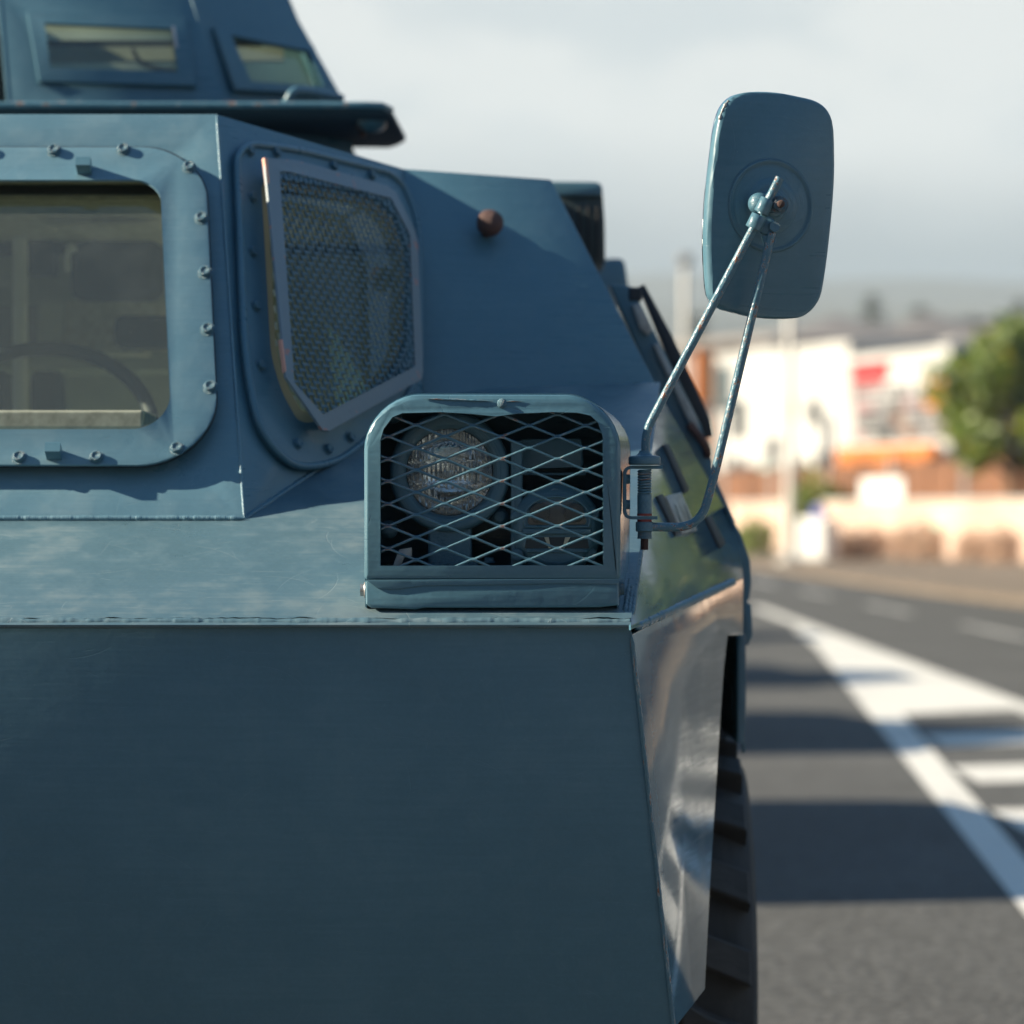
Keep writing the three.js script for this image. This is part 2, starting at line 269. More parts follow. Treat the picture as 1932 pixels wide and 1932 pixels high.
  M.terracotta = std({ name: 'terracotta_wall', map: wallTex([0.175, 0.080, 0.042], 0.5), roughness: 0.9 });
  M.roofGrey = std({ name: 'grey_brown_roof', map: wallTex([0.24, 0.22, 0.21], 0.4), roughness: 0.8 });
  M.orange = std({ name: 'orange_panel', map: wallTex([0.62, 0.20, 0.045], 0.2), roughness: 0.5 });
  M.red = std({ name: 'red_panel', color: rgb(0.36, 0.02, 0.025), roughness: 0.5 });
  M.teal = std({ name: 'pale_teal_panel', color: rgb(0.42, 0.56, 0.54), roughness: 0.6 });
  M.green = std({ name: 'pale_green_panel', color: rgb(0.30, 0.55, 0.42), roughness: 0.6 });
  M.whiteGloss = std({ name: 'white_enamel', color: rgb(0.70, 0.70, 0.69), roughness: 0.35 });
  M.bluePlastic = std({ name: 'blue_plastic', color: rgb(0.10, 0.12, 0.45), roughness: 0.5 });
  M.pane = std({ name: 'window_pane', color: rgb(0.05, 0.06, 0.065), roughness: 0.08 });
  M.pole = std({ name: 'pale_pole', color: rgb(0.66, 0.64, 0.60), roughness: 0.5 });
  M.bark = std({ name: 'bark', map: wallTex([0.12, 0.085, 0.06], 0.6), roughness: 1 });
  M.leaf = phy({ name: 'leaf', color: rgb(0.165, 0.225, 0.020), roughness: 0.55, transmission: 0.5, thickness: 0, vertexColors: true });
  M.pine = std({ name: 'pine_foliage', color: rgb(0.022, 0.034, 0.028), roughness: 0.9 });
  M.dry = phy({ name: 'dry_foliage', color: rgb(0.48, 0.33, 0.25), roughness: 0.9, transmission: 0.3, thickness: 0, vertexColors: true });
  M.hill = std({ name: 'hill_scrub', map: tex(N, 900, (i) => mix3([0.045, 0.055, 0.050], [0.11, 0.115, 0.10], sstep(0.3, 0.75, 0.6 * pat[i] + 0.4 * sq[i]))), roughness: 1 });
  M.carGrey = std({ name: 'car_paint', color: rgb(0.30, 0.32, 0.34), roughness: 0.3, metalness: 0.3 });
}

// ================================================================= SETTING
{
  const sheet = (pts, y) => { const s = new THREE.ShapeGeometry(new THREE.Shape(pts.map(([x, d]) => new THREE.Vector2(x, d)))); s.rotateX(-Math.PI / 2); s.translate(0, y, 0); const p = s.attributes.position, uv = s.attributes.uv; for (let i = 0; i < p.count; i++) uv.setXY(i, p.getX(i), p.getZ(i)); return s; };
  struct('ground', sheet([[-4000, -300], [4000, -300], [4000, 4000], [-4000, 4000]], 0), M.earth);
  // asphalt: the parking strip and the road as one sheet, its far edge bending left along the verge
  const edge = [[9.7, -40], [9.5, 10], [9.4, 28], [9.1, 40], [8.1, 50], [7.4, 60], [6.75, 74], [6.1, 95], [5.4, 125], [4, 180], [0, 300]];
  struct('road', sheet([[-60, -40], ...edge, [-14, 300], [-60, 120]], 0.004), M.asphalt);
  const G = (px, py) => { const d = EYE * FP / (py - 966); return [(px - 966) / FP * d, d]; };
  // marking sheets
  const strip = (a, b, w0, w1 = w0) => [[a[0] - w0 / 2, a[1]], [a[0] + w0 / 2, a[1]], [b[0] + w1 / 2, b[1]], [b[0] - w1 / 2, b[1]]];
  const lines = [];
  const Lx = (d) => 1.22 + 0.0655 * Math.min(d, 37) + 0.02 * Math.max(0, d - 37), Rx = (d) => 3.90 - 0.0005 * d * (d > 26 ? 1 : 0) - 0.002 * (d - 26);
  lines.push(sheet(strip([Lx(2), 2], [Lx(37), 37], 0.11, 0.34), 0.008));
  lines.push(sheet(strip([Rx(-6) + 0.02, -6], [Rx(50), 50], 0.22), 0.0081));
  for (let k = -8; k < 9; k++) { const d = 15.5 + 2.72 * k, w = 1.12; if (d > 22.5) continue; const a = Lx(d) + 0.16, b = Rx(d) - 0.2; if (b - a > 0.4) lines.push(sheet([[a, d - w / 2 - 0.12], [b, d - w / 2 + 0.25], [b, d + w / 2 + 0.25], [a, d + w / 2 - 0.12]], 0.0082)); }
  lines.push(sheet([[Lx(23.4) + 0.06, 23.4], [Rx(23.4), 24.1], [Rx(41), 41], [Lx(41) - 0.1, 41]], 0.0083));
  const mk = struct('road_marking', merge(lines), M.marking);
  const dash = [];
  for (let k = 0; k < 11; k++) { const d = 10 + k * 9.2, x = (q) => 7.05 - 0.0255 * q; dash.push(sheet(strip([x(d), d], [x(d + 4.6), d + 4.6], 0.16), 0.008)); }
  struct('lane_marking', merge(dash), M.faded);
  // kerb along the verge
  const kerb = [];
  for (let i = 0; i < edge.length - 1; i++) { const [x0, d0] = edge[i], [x1, d1] = edge[i + 1], L = Math.hypot(x1 - x0, d1 - d0), g = box(0.18, 0.13, L, 0, 0.065, 0, 0.015); g.rotateY(Math.atan2(x1 - x0, -(d1 - d0)) ); g.translate((x0 + x1) / 2 + 0.09, 0, -(d0 + d1) / 2); kerb.push(boxUV(g)); }
  struct('kerb', merge(kerb), M.earth);
  // hazy hills
  const nx = 120, ny = 40, g = new THREE.PlaneGeometry(1, 1, nx, ny), p = g.attributes.position, uv = g.attributes.uv, hn = noiseTile(256, 9, 9, 5, 77);
  for (let j = 0; j <= ny; j++) for (let i = 0; i <= nx; i++) {
    const u = i / nx, v = j / ny, d = 430 + 2500 * v, x = (u - 0.5) * 5200 + 300, h = hn[((v * 120) | 0) * 256 + ((u * 255) | 0)];
    const y = v * v * 70 + v * 138 * (0.94 + 0.10 * h) + 34 * (h - 0.5) * v - 2;
    p.setXYZ(j * (nx + 1) + i, x, y, -d); uv.setXY(j * (nx + 1) + i, x, d);
  }
  g.computeVertexNormals(); struct('hills', g, M.hill);
  const mg = new THREE.PlaneGeometry(1, 1, 160, 12), mp2 = mg.attributes.position;
  for (let j = 0; j <= 12; j++) for (let i = 0; i <= 160; i++) { const u = i / 160, v = j / 12, h = hn[40 * 256 + ((u * 255) | 0)] * 0.7 + 0.3 * hn[((j * 9) | 0) * 256 + ((u * 640 | 0) % 256)], x = (u - 0.5) * 6400 + 500; mp2.setXYZ(j * 161 + i, x, -4 + v * (246 + 90 * (h - 0.5) + 0.045 * x * 0.4), -(2950 + 520 * v)); mg.attributes.uv.setXY(j * 161 + i, x, v * 600); }
  mg.computeVertexNormals(); struct('mountains', mg, std({ name: 'distant_slope', color: rgb(0.070, 0.082, 0.082), roughness: 1 }));
}

// ================================================================= ARMOURED TRUCK
const deckP = plane(P(966, 1169, 5.305), V(0, 1, 0.35));
const K0 = on(deckP, 460, 980), Kc0 = on(deckP, 800, 750), A = on(deckP, 1190, 1178), D = P(1243, 738, 6.635);
const TH = 30 * Math.PI / 180, winP = plane(K0, V(0, Math.sin(TH), Math.cos(TH)));
const K1 = on(winP, 408, 215);
const sideP = plane3(K0, Kc0, K1), Kc1 = on(sideP, 760, 318); if (sideP.n.z < 0) sideP.n.negate();
const wingP = plane3(Kc0, D, Kc1); if (wingP.n.z < 0) wingP.n.negate();
const E = on(wingP, 1040, 339);
const A1 = P(1190, 1188, 5.3), B = P(1402, 1090, 6.6), noseP = plane(A1, V(0, -0.25, 1)), Bf = on(noseP, 1275, 1980);
const cheekP = plane3(A1, Bf, B), sageP = plane3(A, D, B); if (cheekP.n.x < 0) cheekP.n.negate(); if (sageP.n.x < 0) sageP.n.negate();
const truck = thing('armoured_truck', 'blue armoured police truck with caged headlight, filling the left of the view', 'armoured truck', V(XC, 0, -7.2));
const LREF = V(-8, 3, 0), RREF = V(8, 3, 0);
const T = (name, geo, mat, label) => part(name, geo, mat, truck, label);
{
  // ---- deck (glacis) and lower nose
  const Dd = on(deckP, 1246, 722), Kd = on(deckP, 800, 738);
  const poly = [A, Dd, Kd, K0.clone().add(V(0.02, 0.02, -0.05)), flip(K0.clone().add(V(0.02, 0.02, -0.05))), flip(Kd), flip(Dd), flip(A)];
  T('glacis_plate', plate(poly, 0.004, { bevel: 0.001, ref: V(-1, 4, 0) }), M.dusty, 'sunlit worn blue top plate of the nose');
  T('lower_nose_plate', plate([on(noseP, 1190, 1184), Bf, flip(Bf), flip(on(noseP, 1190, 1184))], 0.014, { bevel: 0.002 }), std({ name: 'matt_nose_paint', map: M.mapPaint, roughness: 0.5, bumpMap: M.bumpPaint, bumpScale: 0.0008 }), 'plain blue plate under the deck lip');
  // weld bead that fills the lip between deck and nose
  const l0 = P(1191, 1175.5, 5.299), l1 = flip(l0), bead = [];
  { const n = 900, q = noiseTile(1024, 60, 60, 3, 131), pts = []; for (let i = 0; i <= n; i++) pts.push(l0.clone().lerp(l1, i / n).add(V(0, -0.0005, -0.0035))); bead.push(sweep(pts, (s2, a, j) => 0.0088 + 0.0030 * (q[((a * 60) | 0) * 1024 + (j % 1024)] - 0.5) + 0.0022 * (q[400 * 1024 + ((j * 3) % 1024)] - 0.5), 12)); }
  T('lip_weld', merge(bead), M.dusty, 'lumpy weld along the deck lip');
  // joint between deck and windscreen plate
  T('windscreen_weld', weld(K0.clone().add(V(0.005, 0.002, 0.004)), flip(K0).add(V(0, 0.002, 0.004)), 0.0048, 33), M.deck);
  T('corner_weld', weld(K0.clone().add(V(0.001, 0, -0.0005)), K1.clone().add(V(0.001, 0, -0.0005)), 0.0028, 34, 0.009), M.deck);
  T('cabin_side_weld', weld(K0.clone(), Kc0.clone(), 0.005, 35), M.paint);
  // broad rippled weld at the deck's right edge
  const wp = []; for (let k = 0; k < 3; k++) { const a = A.clone().lerp(D, 0.035).add(V(0.000 - 0.006 * k, -0.003 + 0.001 * k, 0)), b = A.clone().lerp(D, 0.42).add(V(0.002 - 0.006 * k, 0.002, 0)); wp.push(weld(a, b, 0.0050, 40 + k, 0.0042)); }
  T('deck_edge_weld', merge(wp), M.dusty, 'broad rippled weld at the deck corner');
  // ---- cheek plates
  const ck = ons(cheekP, [[1402, 1197], [1373, 1200], [1366, 1260], [1356, 1410], [1341, 1650], [1330, 1868], [1275, 1938]]);
  const cheek = [A1, B, ...ck, Bf];
  const cg = plate([on(cheekP, 1192, 1197), B, ...ck], 0.010, { bevel: 0.002, ref: RREF });
  T('cheek_plate', cg, M.gloss, 'glossy side plate that mirrors the sunlit road');
  T('cheek_plate', plate([A1, B, ...ck].map(flip), 0.010, { bevel: 0.002, ref: LREF }), M.gloss);
  const F = ons(sageP, [[1385, 990], [1399, 1042]]);
  const sg = [on(sageP, 1191, 1188), A, D, ...F, B];
  T('upper_cheek_plate', plate(sg, 0.004, { bevel: 0.001, ref: RREF }), M.gloss, 'sloped glossy plate beside the headlight');
  T('upper_cheek_plate', plate(sg.map(flip), 0.010, { bevel: 0.0015, ref: LREF }), M.gloss);
  T('cheek_weld', weld(A1.clone().lerp(B, 0.03).add(V(0.000, 0.001, 0)), A1.clone().lerp(B, 0.9).add(V(0.000, 0.001, 0)), 0.0075, 44, 0.006), M.gloss, 'shiny weld along the fold of the side plates');
  T('nose_edge_weld', weld(A1.clone().add(V(0.001, -0.004, 0)), Bf.clone().add(V(0.001, 0, 0)), 0.0034, 45, 0.006), M.worn, 'chipped weld down the nose corner');

  // ---- windscreen plate, gasket, clamped frame, pane
  const opening = rounded([[-440, 340], [303, 338], [324, 809], [-440, 812]], [52, 46, 74, 60], 8);
  const right = opening;
  const mx = (pl, pts) => ons(pl, pts);
  const winOut = (pl) => { // right half drawn, left half mirrored about the truck's centre line
    return { outer: sym(pl, [[386, 276, 120], [414, 877, 150]]), inner: sym(pl, [[302, 338, 46], [325, 810, 74]]) };
  };
  function sym(pl, [[x1, y1, r1], [x2, y2, r2]], grow = 0) {
    const a = on(pl, x1, y1), b = on(pl, x2, y2), c = flip(a), d = flip(b), u = V(1, 0, 0), v = pl.n.clone().cross(u);
    const o = a.clone(), to = (p) => { const q = p.clone().sub(o); return [q.dot(u), q.dot(v)]; };
    const s = 5.95 / FP, q = [to(a), to(b), to(d), to(c)];
    if (grow) { q[0][0] += grow; q[0][1] += grow; q[1][0] += grow; q[1][1] -= grow; q[2][0] -= grow; q[2][1] -= grow; q[3][0] -= grow; q[3][1] += grow; }
    return rounded(q, [r1 * s, r2 * s, r2 * s, r1 * s], 12).map(([x, y]) => o.clone().addScaledVector(u, x).addScaledVector(v, y));
  }
  const OUT = [[386, 277, 120], [414, 877, 150]], INN = [[303, 338, 50], [325, 811, 76]];
  const fp = lift(winP, 0.032);
  const Q1 = lift(winP, 0), hole = sym(winP, INN, 0.004);
  T('windscreen_plate', plate([K0, K1, flip(K1), flip(K0)], 0.012, { holes: [hole], bevel: 0.0015 }), M.deck, 'sunlit plate round the windscreen');
  for (const [o, t, gr] of [[0.009, 0.009, 0.004], [0.017, 0.006, -0.001], [0.0255, 0.008, 0.003]]) { const pl = lift(winP, o); T('gasket', plate(sym(pl, OUT, gr - 0.002), t, { holes: [sym(pl, INN, 0.004)], bevel: 0.002 }), M.rubber, 'dark rubber packing under the windscreen frame'); }
  const frame = T('windscreen_frame', plate(sym(fp, OUT), 0.0065, { holes: [sym(fp, INN)], bevel: 0.0015 }), M.deck, 'bolted blue frame round the windscreen');
  T('windscreen_pane', plate(sym(lift(winP, -0.012), INN, 0.01), 0.0006, { bevel: 0 }), M.glass, 'dusty windscreen glass');
  const boltGeo = () => { const gs = [new THREE.CylinderGeometry(0.0125, 0.0125, 0.002, 16), lathe([[0.0094, 0], [0.0096, 0.006], [0.0086, 0.0082], [0.0064, 0.0085], [0.0054, 0.0070], [0.0, 0.0066]], 12, V(0, 0.001, 0), V(0, 1, 0))]; return merge(gs); };
  const bolt = (pl, x, y, parent, s = 1, mat = M.worn) => { const g = boltGeo(); g.scale(s, s, s); return part('bolt', aim(g, on(pl, x, y), pl.n), mat, parent); };
  for (const [x, y] of [[-28, 284], [102, 285], [233, 283], [357, 316], [380, 412], [387, 515], [392, 622], [397, 731], [334, 847], [182, 864], [36, 864]]) bolt(fp, x, y, frame, 1.15, M.thick);
  for (const [x, y, s] of [[160, 320, 1], [103, 858, 1]]) { // small square hinge lugs with a hole
    const c = on(fp, x, y), up = fp.n.clone().cross(V(1, 0, 0)), w = 0.014, lug = [[-w, -w], [w, -w], [w, w], [-w, w]];
    const g = new THREE.ExtrudeGeometry((() => { const s2 = new THREE.Shape([new THREE.Vector2(-0.014, 0), new THREE.Vector2(0.014, 0), new THREE.Vector2(0.014, 0.03), new THREE.Vector2(-0.014, 0.03)]); s2.holes.push(new THREE.Path().absarc(0, 0.017, 0.005, 0, 6.3)); return s2; })(), { depth: 0.018, bevelEnabled: true, bevelThickness: 0.0015, bevelSize: 0.0015, bevelOffset: -0.0015, bevelSegments: 2 });
    g.applyMatrix4(new THREE.Matrix4().makeBasis(V(1, 0, 0), fp.n, up.clone().negate()).setPosition(c.clone().addScaledVector(up, 0.008)));
    part('lug', g, M.paint, frame);
  }
  // left corner of the cabin, mirrored plates with an open window so that daylight falls inside
  // ---- side plate with its window
  const paneOut = rounded([[490, 326], [735, 370], [774, 470], [768, 692], [570, 812], [511, 706]], [30, 60, 40, 60, 30, 60], 7);
  const ringOut = rounded([[446, 268], [560, 283], [752, 330], [790, 420], [792, 720], [700, 828], [604, 892], [512, 862], [464, 730]], [40, 30, 30, 40, 50, 60, 90, 70, 120], 7);
  const holeS = ons(sideP, paneOut), sidePoly = [K0, K1, Kc1, Kc0];
  T('side_plate', plate(sidePoly, 0.012, { holes: [holeS], bevel: 0.0015, ref: RREF }), M.paint);
  T('side_plate', plate(sidePoly.map(flip), 0.012, { holes: [holeS.map(flip)], bevel: 0.0015, ref: LREF }), M.paint);
  const rp = lift(sideP, 0.014), ring = T('side_window_ring', plate(ons(rp, ringOut), 0.014, { holes: [ons(rp, paneOut)], bevel: 0.003, ref: RREF }), M.paint, 'bolted ring round the side window');
  part('rim_bead', sweep(resample([...ons(rp, ringOut), ons(rp, ringOut)[0]], 0.01).slice(0, -1), 0.0075, 8, true), M.paint, ring);
  const rp2 = lift(sideP, 0.010);
  for (const [x, y] of [[471, 286], [475, 372], [475, 475], [481, 578], [490, 690], [618, 848], [560, 838], [660, 826], [520, 288], [628, 314], [700, 331]]) bolt(rp, x, y, ring, 1.0, M.paint);
  T('side_window_pane', plate(ons(lift(sideP, -0.010), paneOut.map(([x, y]) => [x + (x - 640) * 0.02, y + (y - 560) * 0.02])), 0.0006, { bevel: 0, ref: RREF }), M.glass);
  T('side_window_seal', plate(ons(lift(sideP, 0.002), paneOut), 0.010, { holes: [ons(lift(sideP, 0.002), paneOut.map(([x, y]) => [x - (x - 640) * 0.085, y - (y - 560) * 0.085]))], bevel: 0.001, ref: RREF }), std({ name: 'ochre_sealant', color: rgb(0.46, 0.38, 0.21), roughness: 0.7 }), 'ochre sealant round the side window');
  // stone guard on posts
  const gp = lift(sideP, 0.060), gOut = [[499, 297], [560, 302], [731, 349], [747, 362], [784, 436], [789, 455], [799, 700], [797, 715], [622, 813], [610, 812], [540, 711]], gIn = [[527, 322], [545, 323], [738, 373], [774, 442], [784, 692], [610, 783], [555, 722]];
  const guard = T('window_guard', plate(ons(gp, gOut), 0.006, { holes: [ons(gp, gIn)], bevel: 0.001, ref: RREF }), M.primer, 'chipped mesh guard frame over the side window');
  part('worn_edge', plate(ons(lift(gp, 0.0004), [[499, 297], [505, 298], [509, 345], [505, 347]]), 0.0075, { bevel: 0.001, ref: RREF }), M.redoxide2 ?? (M.redoxide2 = std({ name: 'bare_primer', color: rgb(0.62, 0.30, 0.22), roughness: 0.6 })), guard);
  part('worn_edge', plate(ons(lift(gp, 0.0004), [[530, 640], [534, 640], [541, 700], [538, 702]]), 0.0075, { bevel: 0.001, ref: RREF }), M.redoxide2, guard);
  const gb = basis(ons(gp, gIn), RREF), inside = (pts2, x, y) => { let c = false; for (let i = 0, j = pts2.length - 1; i < pts2.length; j = i++) { const [xi, yi] = pts2[i], [xj, yj] = pts2[j]; if ((yi > y) !== (yj > y) && x < (xj - xi) * (y - yi) / (yj - yi) + xi) c = !c; } return c; };
  function mesh2(bs, poly3, pitch, rowH, r, bond, off, sides = 5, x0 = 0, y0 = 0) {
    const poly = poly3.map((p) => { const q = p.clone().sub(bs.c); return [q.dot(bs.u), q.dot(bs.v)]; }), xs = poly.map((p) => p[0]), ys = poly.map((p) => p[1]), gs = [];
    const xa = Math.min(...xs), xb = Math.max(...xs), ya = Math.min(...ys), yb = Math.max(...ys), jit = rng(90);
    for (let row = Math.floor((ya - y0) / rowH) - 1; row <= (yb - y0) / rowH + 1; row++) {
      let run = []; const flush = () => { if (run.length > 1) gs.push(sweep(run, r, sides)); run = []; };
      const path = [], par = row & 1;
      for (let k = Math.floor((xa - x0) / pitch) - 1; k <= (xb - x0) / pitch + 1; k++) { // zigzag: node up, node down, each with a short flat bond
        const cx = x0 + k * pitch, up = y0 + row * rowH + rowH / 2 - r * 0.7, dn = y0 + row * rowH - rowH / 2 + r * 0.7, sh = par ? 0.5 : 0;
        path.push([cx + (sh) * pitch - bond, dn], [cx + sh * pitch + bond, dn], [cx + (sh + 0.5) * pitch - bond, up], [cx + (sh + 0.5) * pitch + bond, up]);
      }
      for (let i = 0; i < path.length - 1; i++) { const n = Math.max(2, Math.ceil(Math.hypot(path[i + 1][0] - path[i][0], path[i + 1][1] - path[i][1]) / 0.006)); for (let t = 0; t < n; t++) { const x = lerp(path[i][0], path[i + 1][0], t / n), y = lerp(path[i][1], path[i + 1][1], t / n); if (inside(poly, x, y)) run.push(bs.c.clone().addScaledVector(bs.u, x).addScaledVector(bs.v, y).addScaledVector(bs.n, off + (y - (y0 + row * rowH)) / rowH * r * 1.2)); else flush(); } }
      flush();
    }
    return merge(gs);
  }
  const gInG = ons(gp, gIn.map(([x, y]) => [x + (x - 660) * 0.02, y + (y - 560) * 0.02]));
  part('mesh_screen', mesh2(gb, gInG, 0.034, 0.0122, 0.0021, 0.0105, -0.004, 5), M.paint, guard, 'expanded metal mesh');
  for (const [x, y] of [[515, 320], [740, 362], [786, 690], [612, 800]]) part('post', sweep([on(gp, x, y).addScaledVector(gp.n, -0.006), on(sideP, x, y + 4)], 0.006, 8), M.paint, guard);

  // ---- wing plate beside the cabin, lifting stud
  const wing = [Kc0, Kc1, E, D.clone()];
  T('wing_plate', plate(wing, 0.012, { bevel: 0.002 }), M.paint);
  T('wing_plate', plate(wing.map(flip), 0.012, { bevel: 0.002 }), M.paint);
  const sc = on(wingP, 917, 440); const stud = T('lifting_stud', lathe([[0.011, -0.01], [0.012, 0.016], [0.017, 0.018], [0.026, 0.024], [0.029, 0.036], [0.027, 0.048], [0.018, 0.058], [0, 0.062]], 24, sc, wingP.n), M.rust, 'rusty round stud on the wing plate');
  // ---- rear hull shell: sides run straight back
  const R = 8.62, back = (p) => V(p.x - 0.02, p.y, -R);
  const low = V(B.x, 1.02, B.z), floorB = [V(B.x - 0.05, 1.02, 0)];
  
  const profR = [V(E.x, E.y, E.z), D, B, low];
  const shell = []; for (let i = 0; i < 3; i++) { const q4 = [profR[i], profR[i + 1], back(profR[i + 1]), back(profR[i])]; T('hull_side', plate(q4, 0.012, { bevel: 0.0015, ref: RREF }), M.gloss);
    const at = (u, v) => flip(q4[0].clone().lerp(q4[3], u).lerp(q4[1].clone().lerp(q4[2], u), v)); T('hull_side', plate(q4.map(flip), 0.012, { holes: i === 0 ? [[at(0.08, 0.12), at(0.48, 0.12), at(0.48, 0.85), at(0.08, 0.85)]] : [], bevel: 0.0015, ref: LREF }), M.gloss); }

  T('hull_roof', plate([E, flip(E), flip(back(E)), back(E)], 0.012, { ref: V(-1, 9, -7) }), M.paint);
  const rp_ = profR.map(back); T('hull_rear', plate([...rp_, V(rp_[3].x, 0.55, -R), ...[...rp_, V(rp_[3].x, 0.55, -R)].map(flip).reverse()], 0.012, { ref: V(-1, 1, -30) }), M.paint);
  const fl = []; fl.push(box(1.5, 0.02, 3.0, XC, 0.62, -7.1)); for (const s of [-1, 1]) { fl.push(box(0.02, 0.5, 2.6, XC + s * 0.98, 0.84, -7.3)); fl.push(box(0.45, 0.02, 1.9, XC + s * 1.2, 1.12, -7.65)); }
  T('hull_floor', merge(fl), M.black);
  T('inner_wall', box(0.02, 1.0, 2.7, -0.03, 1.08, -7.25), M.beige); T('inner_wall', box(0.02, 1.0, 2.7, 2 * XC + 0.03, 1.08, -7.25), M.beige);
  T('light_baffle', box(0.42, 0.02, 1.9, 0.17, 1.59, -7.6), M.black); T('light_baffle', box(0.42, 0.02, 1.9, 2 * XC - 0.17, 1.59, -7.6), M.black);  // unseen baffles added to keep stray sun out of the wheel arch
  // cabin roof over the plates
  const rY = K1.y + 0.004, roofPoly = [V(K1.x, rY, K1.z), Kc1.clone(), E.clone().setY(Kc1.y), flip(E).setY(Kc1.y), flip(Kc1), V(flip(K1).x, rY, K1.z)];
  T('cabin_roof', plate([V(K1.x, K1.y, K1.z), Kc1, flip(Kc1), flip(K1)], 0.012, { ref: V(-1, 9, -6) }), M.paint);
  T('cabin_roof', plate([Kc1, E, flip(E), flip(Kc1)], 0.012, { ref: V(-1, 9, -6) }), M.paint);
  // overhanging roof plate, seen from below
  const y0 = 2.45, rd = (px, py) => { const v = V((px - 966) / FP, -(py - 966) / FP, -1); return EYEP.clone().addScaledVector(v, (y0 + 0.004 - EYE) / v.y); };
  const rpl = [[690, 203], [722, 204], [738, 212], [765, 262], [752, 270], [735, 275]].map(([x, y]) => rd(x, y));
  const visor = [V(-1.6, y0, rpl[0].z - 0.02), ...rpl, V(-0.5, y0, -8.27), V(-1.6, y0, -8.27)].map((p) => p.setY(y0));
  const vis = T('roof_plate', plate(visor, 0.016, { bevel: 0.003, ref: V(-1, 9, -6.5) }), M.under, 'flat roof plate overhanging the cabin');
  vis.position.y += 0.014;
  T('turret_base', merge([box(0.7, 0.26, 0.8, -1.05, 2.31, -8.1, 0.01)]), M.paint);
  T('roof_plate_edge', sweep(resample([V(-1.62, y0 + 0.010, rpl[0].z + 0.004), V(rpl[0].x, y0 + 0.010, rpl[0].z + 0.004), V(rpl[1].x, y0 + 0.010, rpl[1].z), V(rpl[2].x, y0 + 0.010, rpl[2].z)], 0.03), 0.0075, 8), M.worn);
  T('hinge_tube', sweep(fillet([P(540, 195, 7.6), P(553, 170, 7.6), P(590, 174, 7.65), P(645, 186, 7.7)], 0.02), 0.011, 10), M.paint);
  T('corner_roller', sweep([P(702, 222, 7.7), P(712, 222, 7.95)], 0.036, 18), M.paint);
  T('roof_bolt', lathe([[0.018, 0], [0.018, 0.006], [0.008, 0.008], [0.008, 0.03], [0, 0.03]], 12, on(plane(V(0, y0 - 0.001, 0), V(0, 1, 0)), 684, 236), V(0, -1, 0)), M.rust);

  // ---- turret
  const tf = plane(P(200, 205, 7.75), V(0.20, 0.26, 0.94)), c0 = on(tf, 430, 206), c1 = on(tf, 345, -42), tlo = on(tf, 22, 206), thi = on(tf, -14, -42);
  const tr = plane3(c0, c1, c0.clone().add(V(Math.cos(0.80), 0, -Math.sin(0.80)))); if (tr.n.x < 0) tr.n.negate();
  const s0 = on(tr, 668, 206), s1 = on(tr, 512, -42);
  for (const q of [c0, tlo, s0]) q.y -= 0; // bases dip behind the roof plate
  const down = (p) => p.clone().add(V(0, -0.16, 0.04));
  const o1 = [[81, 40], [326, 51], [340, 138], [92, 131]], o2 = [[433, 63], [584, 93], [615, 166], [473, 156]];
  T('turret_front', plate([thi, c1, c0, down(c0), down(tlo), tlo], 0.014, { holes: [ons(tf, o1)], bevel: 0.0015 }), M.paint);
  T('turret_side', plate([c1, s1, s0, down(s0), down(c0), c0], 0.014, { holes: [ons(tr, o2)], bevel: 0.0015, ref: V(3, 2, 0) }), M.paint);
  const tb = (p, k) => p.clone().add(V(-0.05, 0, -k));
  T('turret_wall', plate([s1, s0, down(s0), tb(down(s0), 0.55), tb(s0, 0.55), tb(s1, 0.5)], 0.014, { ref: RREF }), M.paint);
  { const md = thi.clone(); T('turret_wall', plate([md, tlo, down(tlo), down(tlo).add(V(-0.1, 0, -0.8)), md.clone().add(V(-0.1, 0, -0.8))], 0.014, { ref: LREF }), M.paint); }
  T('turret_roof', plate([thi, c1, c1.clone().add(V(0.0, 0, -0.16)), thi.clone().add(V(-0.02, 0, -0.16))], 0.014, { ref: V(-1, 9, -7) }), M.paint, 'front strip of the open turret roof');
  const wf = T('turret_window', plate(ons(lift(tf, 0.016), [[51, 22], [350, 32], [371, 162], [74, 153]]), 0.016, { holes: [ons(lift(tf, 0.016), o1)], bevel: 0.004 }), M.paint, 'raised frame round the front turret window');
  part('pane', plate(ons(lift(tf, -0.008), [[79, 38], [328, 49], [342, 140], [90, 133]]), 0.0006, { bevel: 0 }), M.glass, wf);
  const wg = T('turret_window', plate(ons(lift(tr, 0.016), [[405, 50], [592, 84], [632, 178], [447, 168]]), 0.016, { holes: [ons(lift(tr, 0.016), o2)], bevel: 0.004, ref: V(3, 2, 0) }), M.paint, 'raised frame round the angled turret window');
  part('pane', plate(ons(lift(tr, -0.008), [[431, 62], [586, 92], [617, 168], [471, 158]]), 0.0006, { bevel: 0, ref: V(3, 2, 0) }), M.glass, wg);
  part('worn_edge', plate(ons(lift(tf, 0.017), [[324, 48], [330, 49], [336, 90], [331, 90]]), 0.006, { bevel: 0.001 }), M.steel, wf);
  T('turret_lining', plate([V(-1.62, 2.28, -8.3), V(-0.47, 2.28, -8.3), V(-0.545, 2.70, -8.3), V(-0.645, 2.84, -8.3), V(-0.72, 2.98, -8.3), V(-1.62, 2.98, -8.3)], 0.015, {}), M.beige); T('turret_beam', boxUV(box(1.0, 0.035, 0.04, -1.08, 2.665, -8.1)), M.beige);
  T('turret_cable', sweep(fillet([P(250, 92, 8.0), P(262, 118, 8.0), P(300, 132, 8.0), P(330, 133, 8.02)], 0.04), 0.007, 6), M.black);
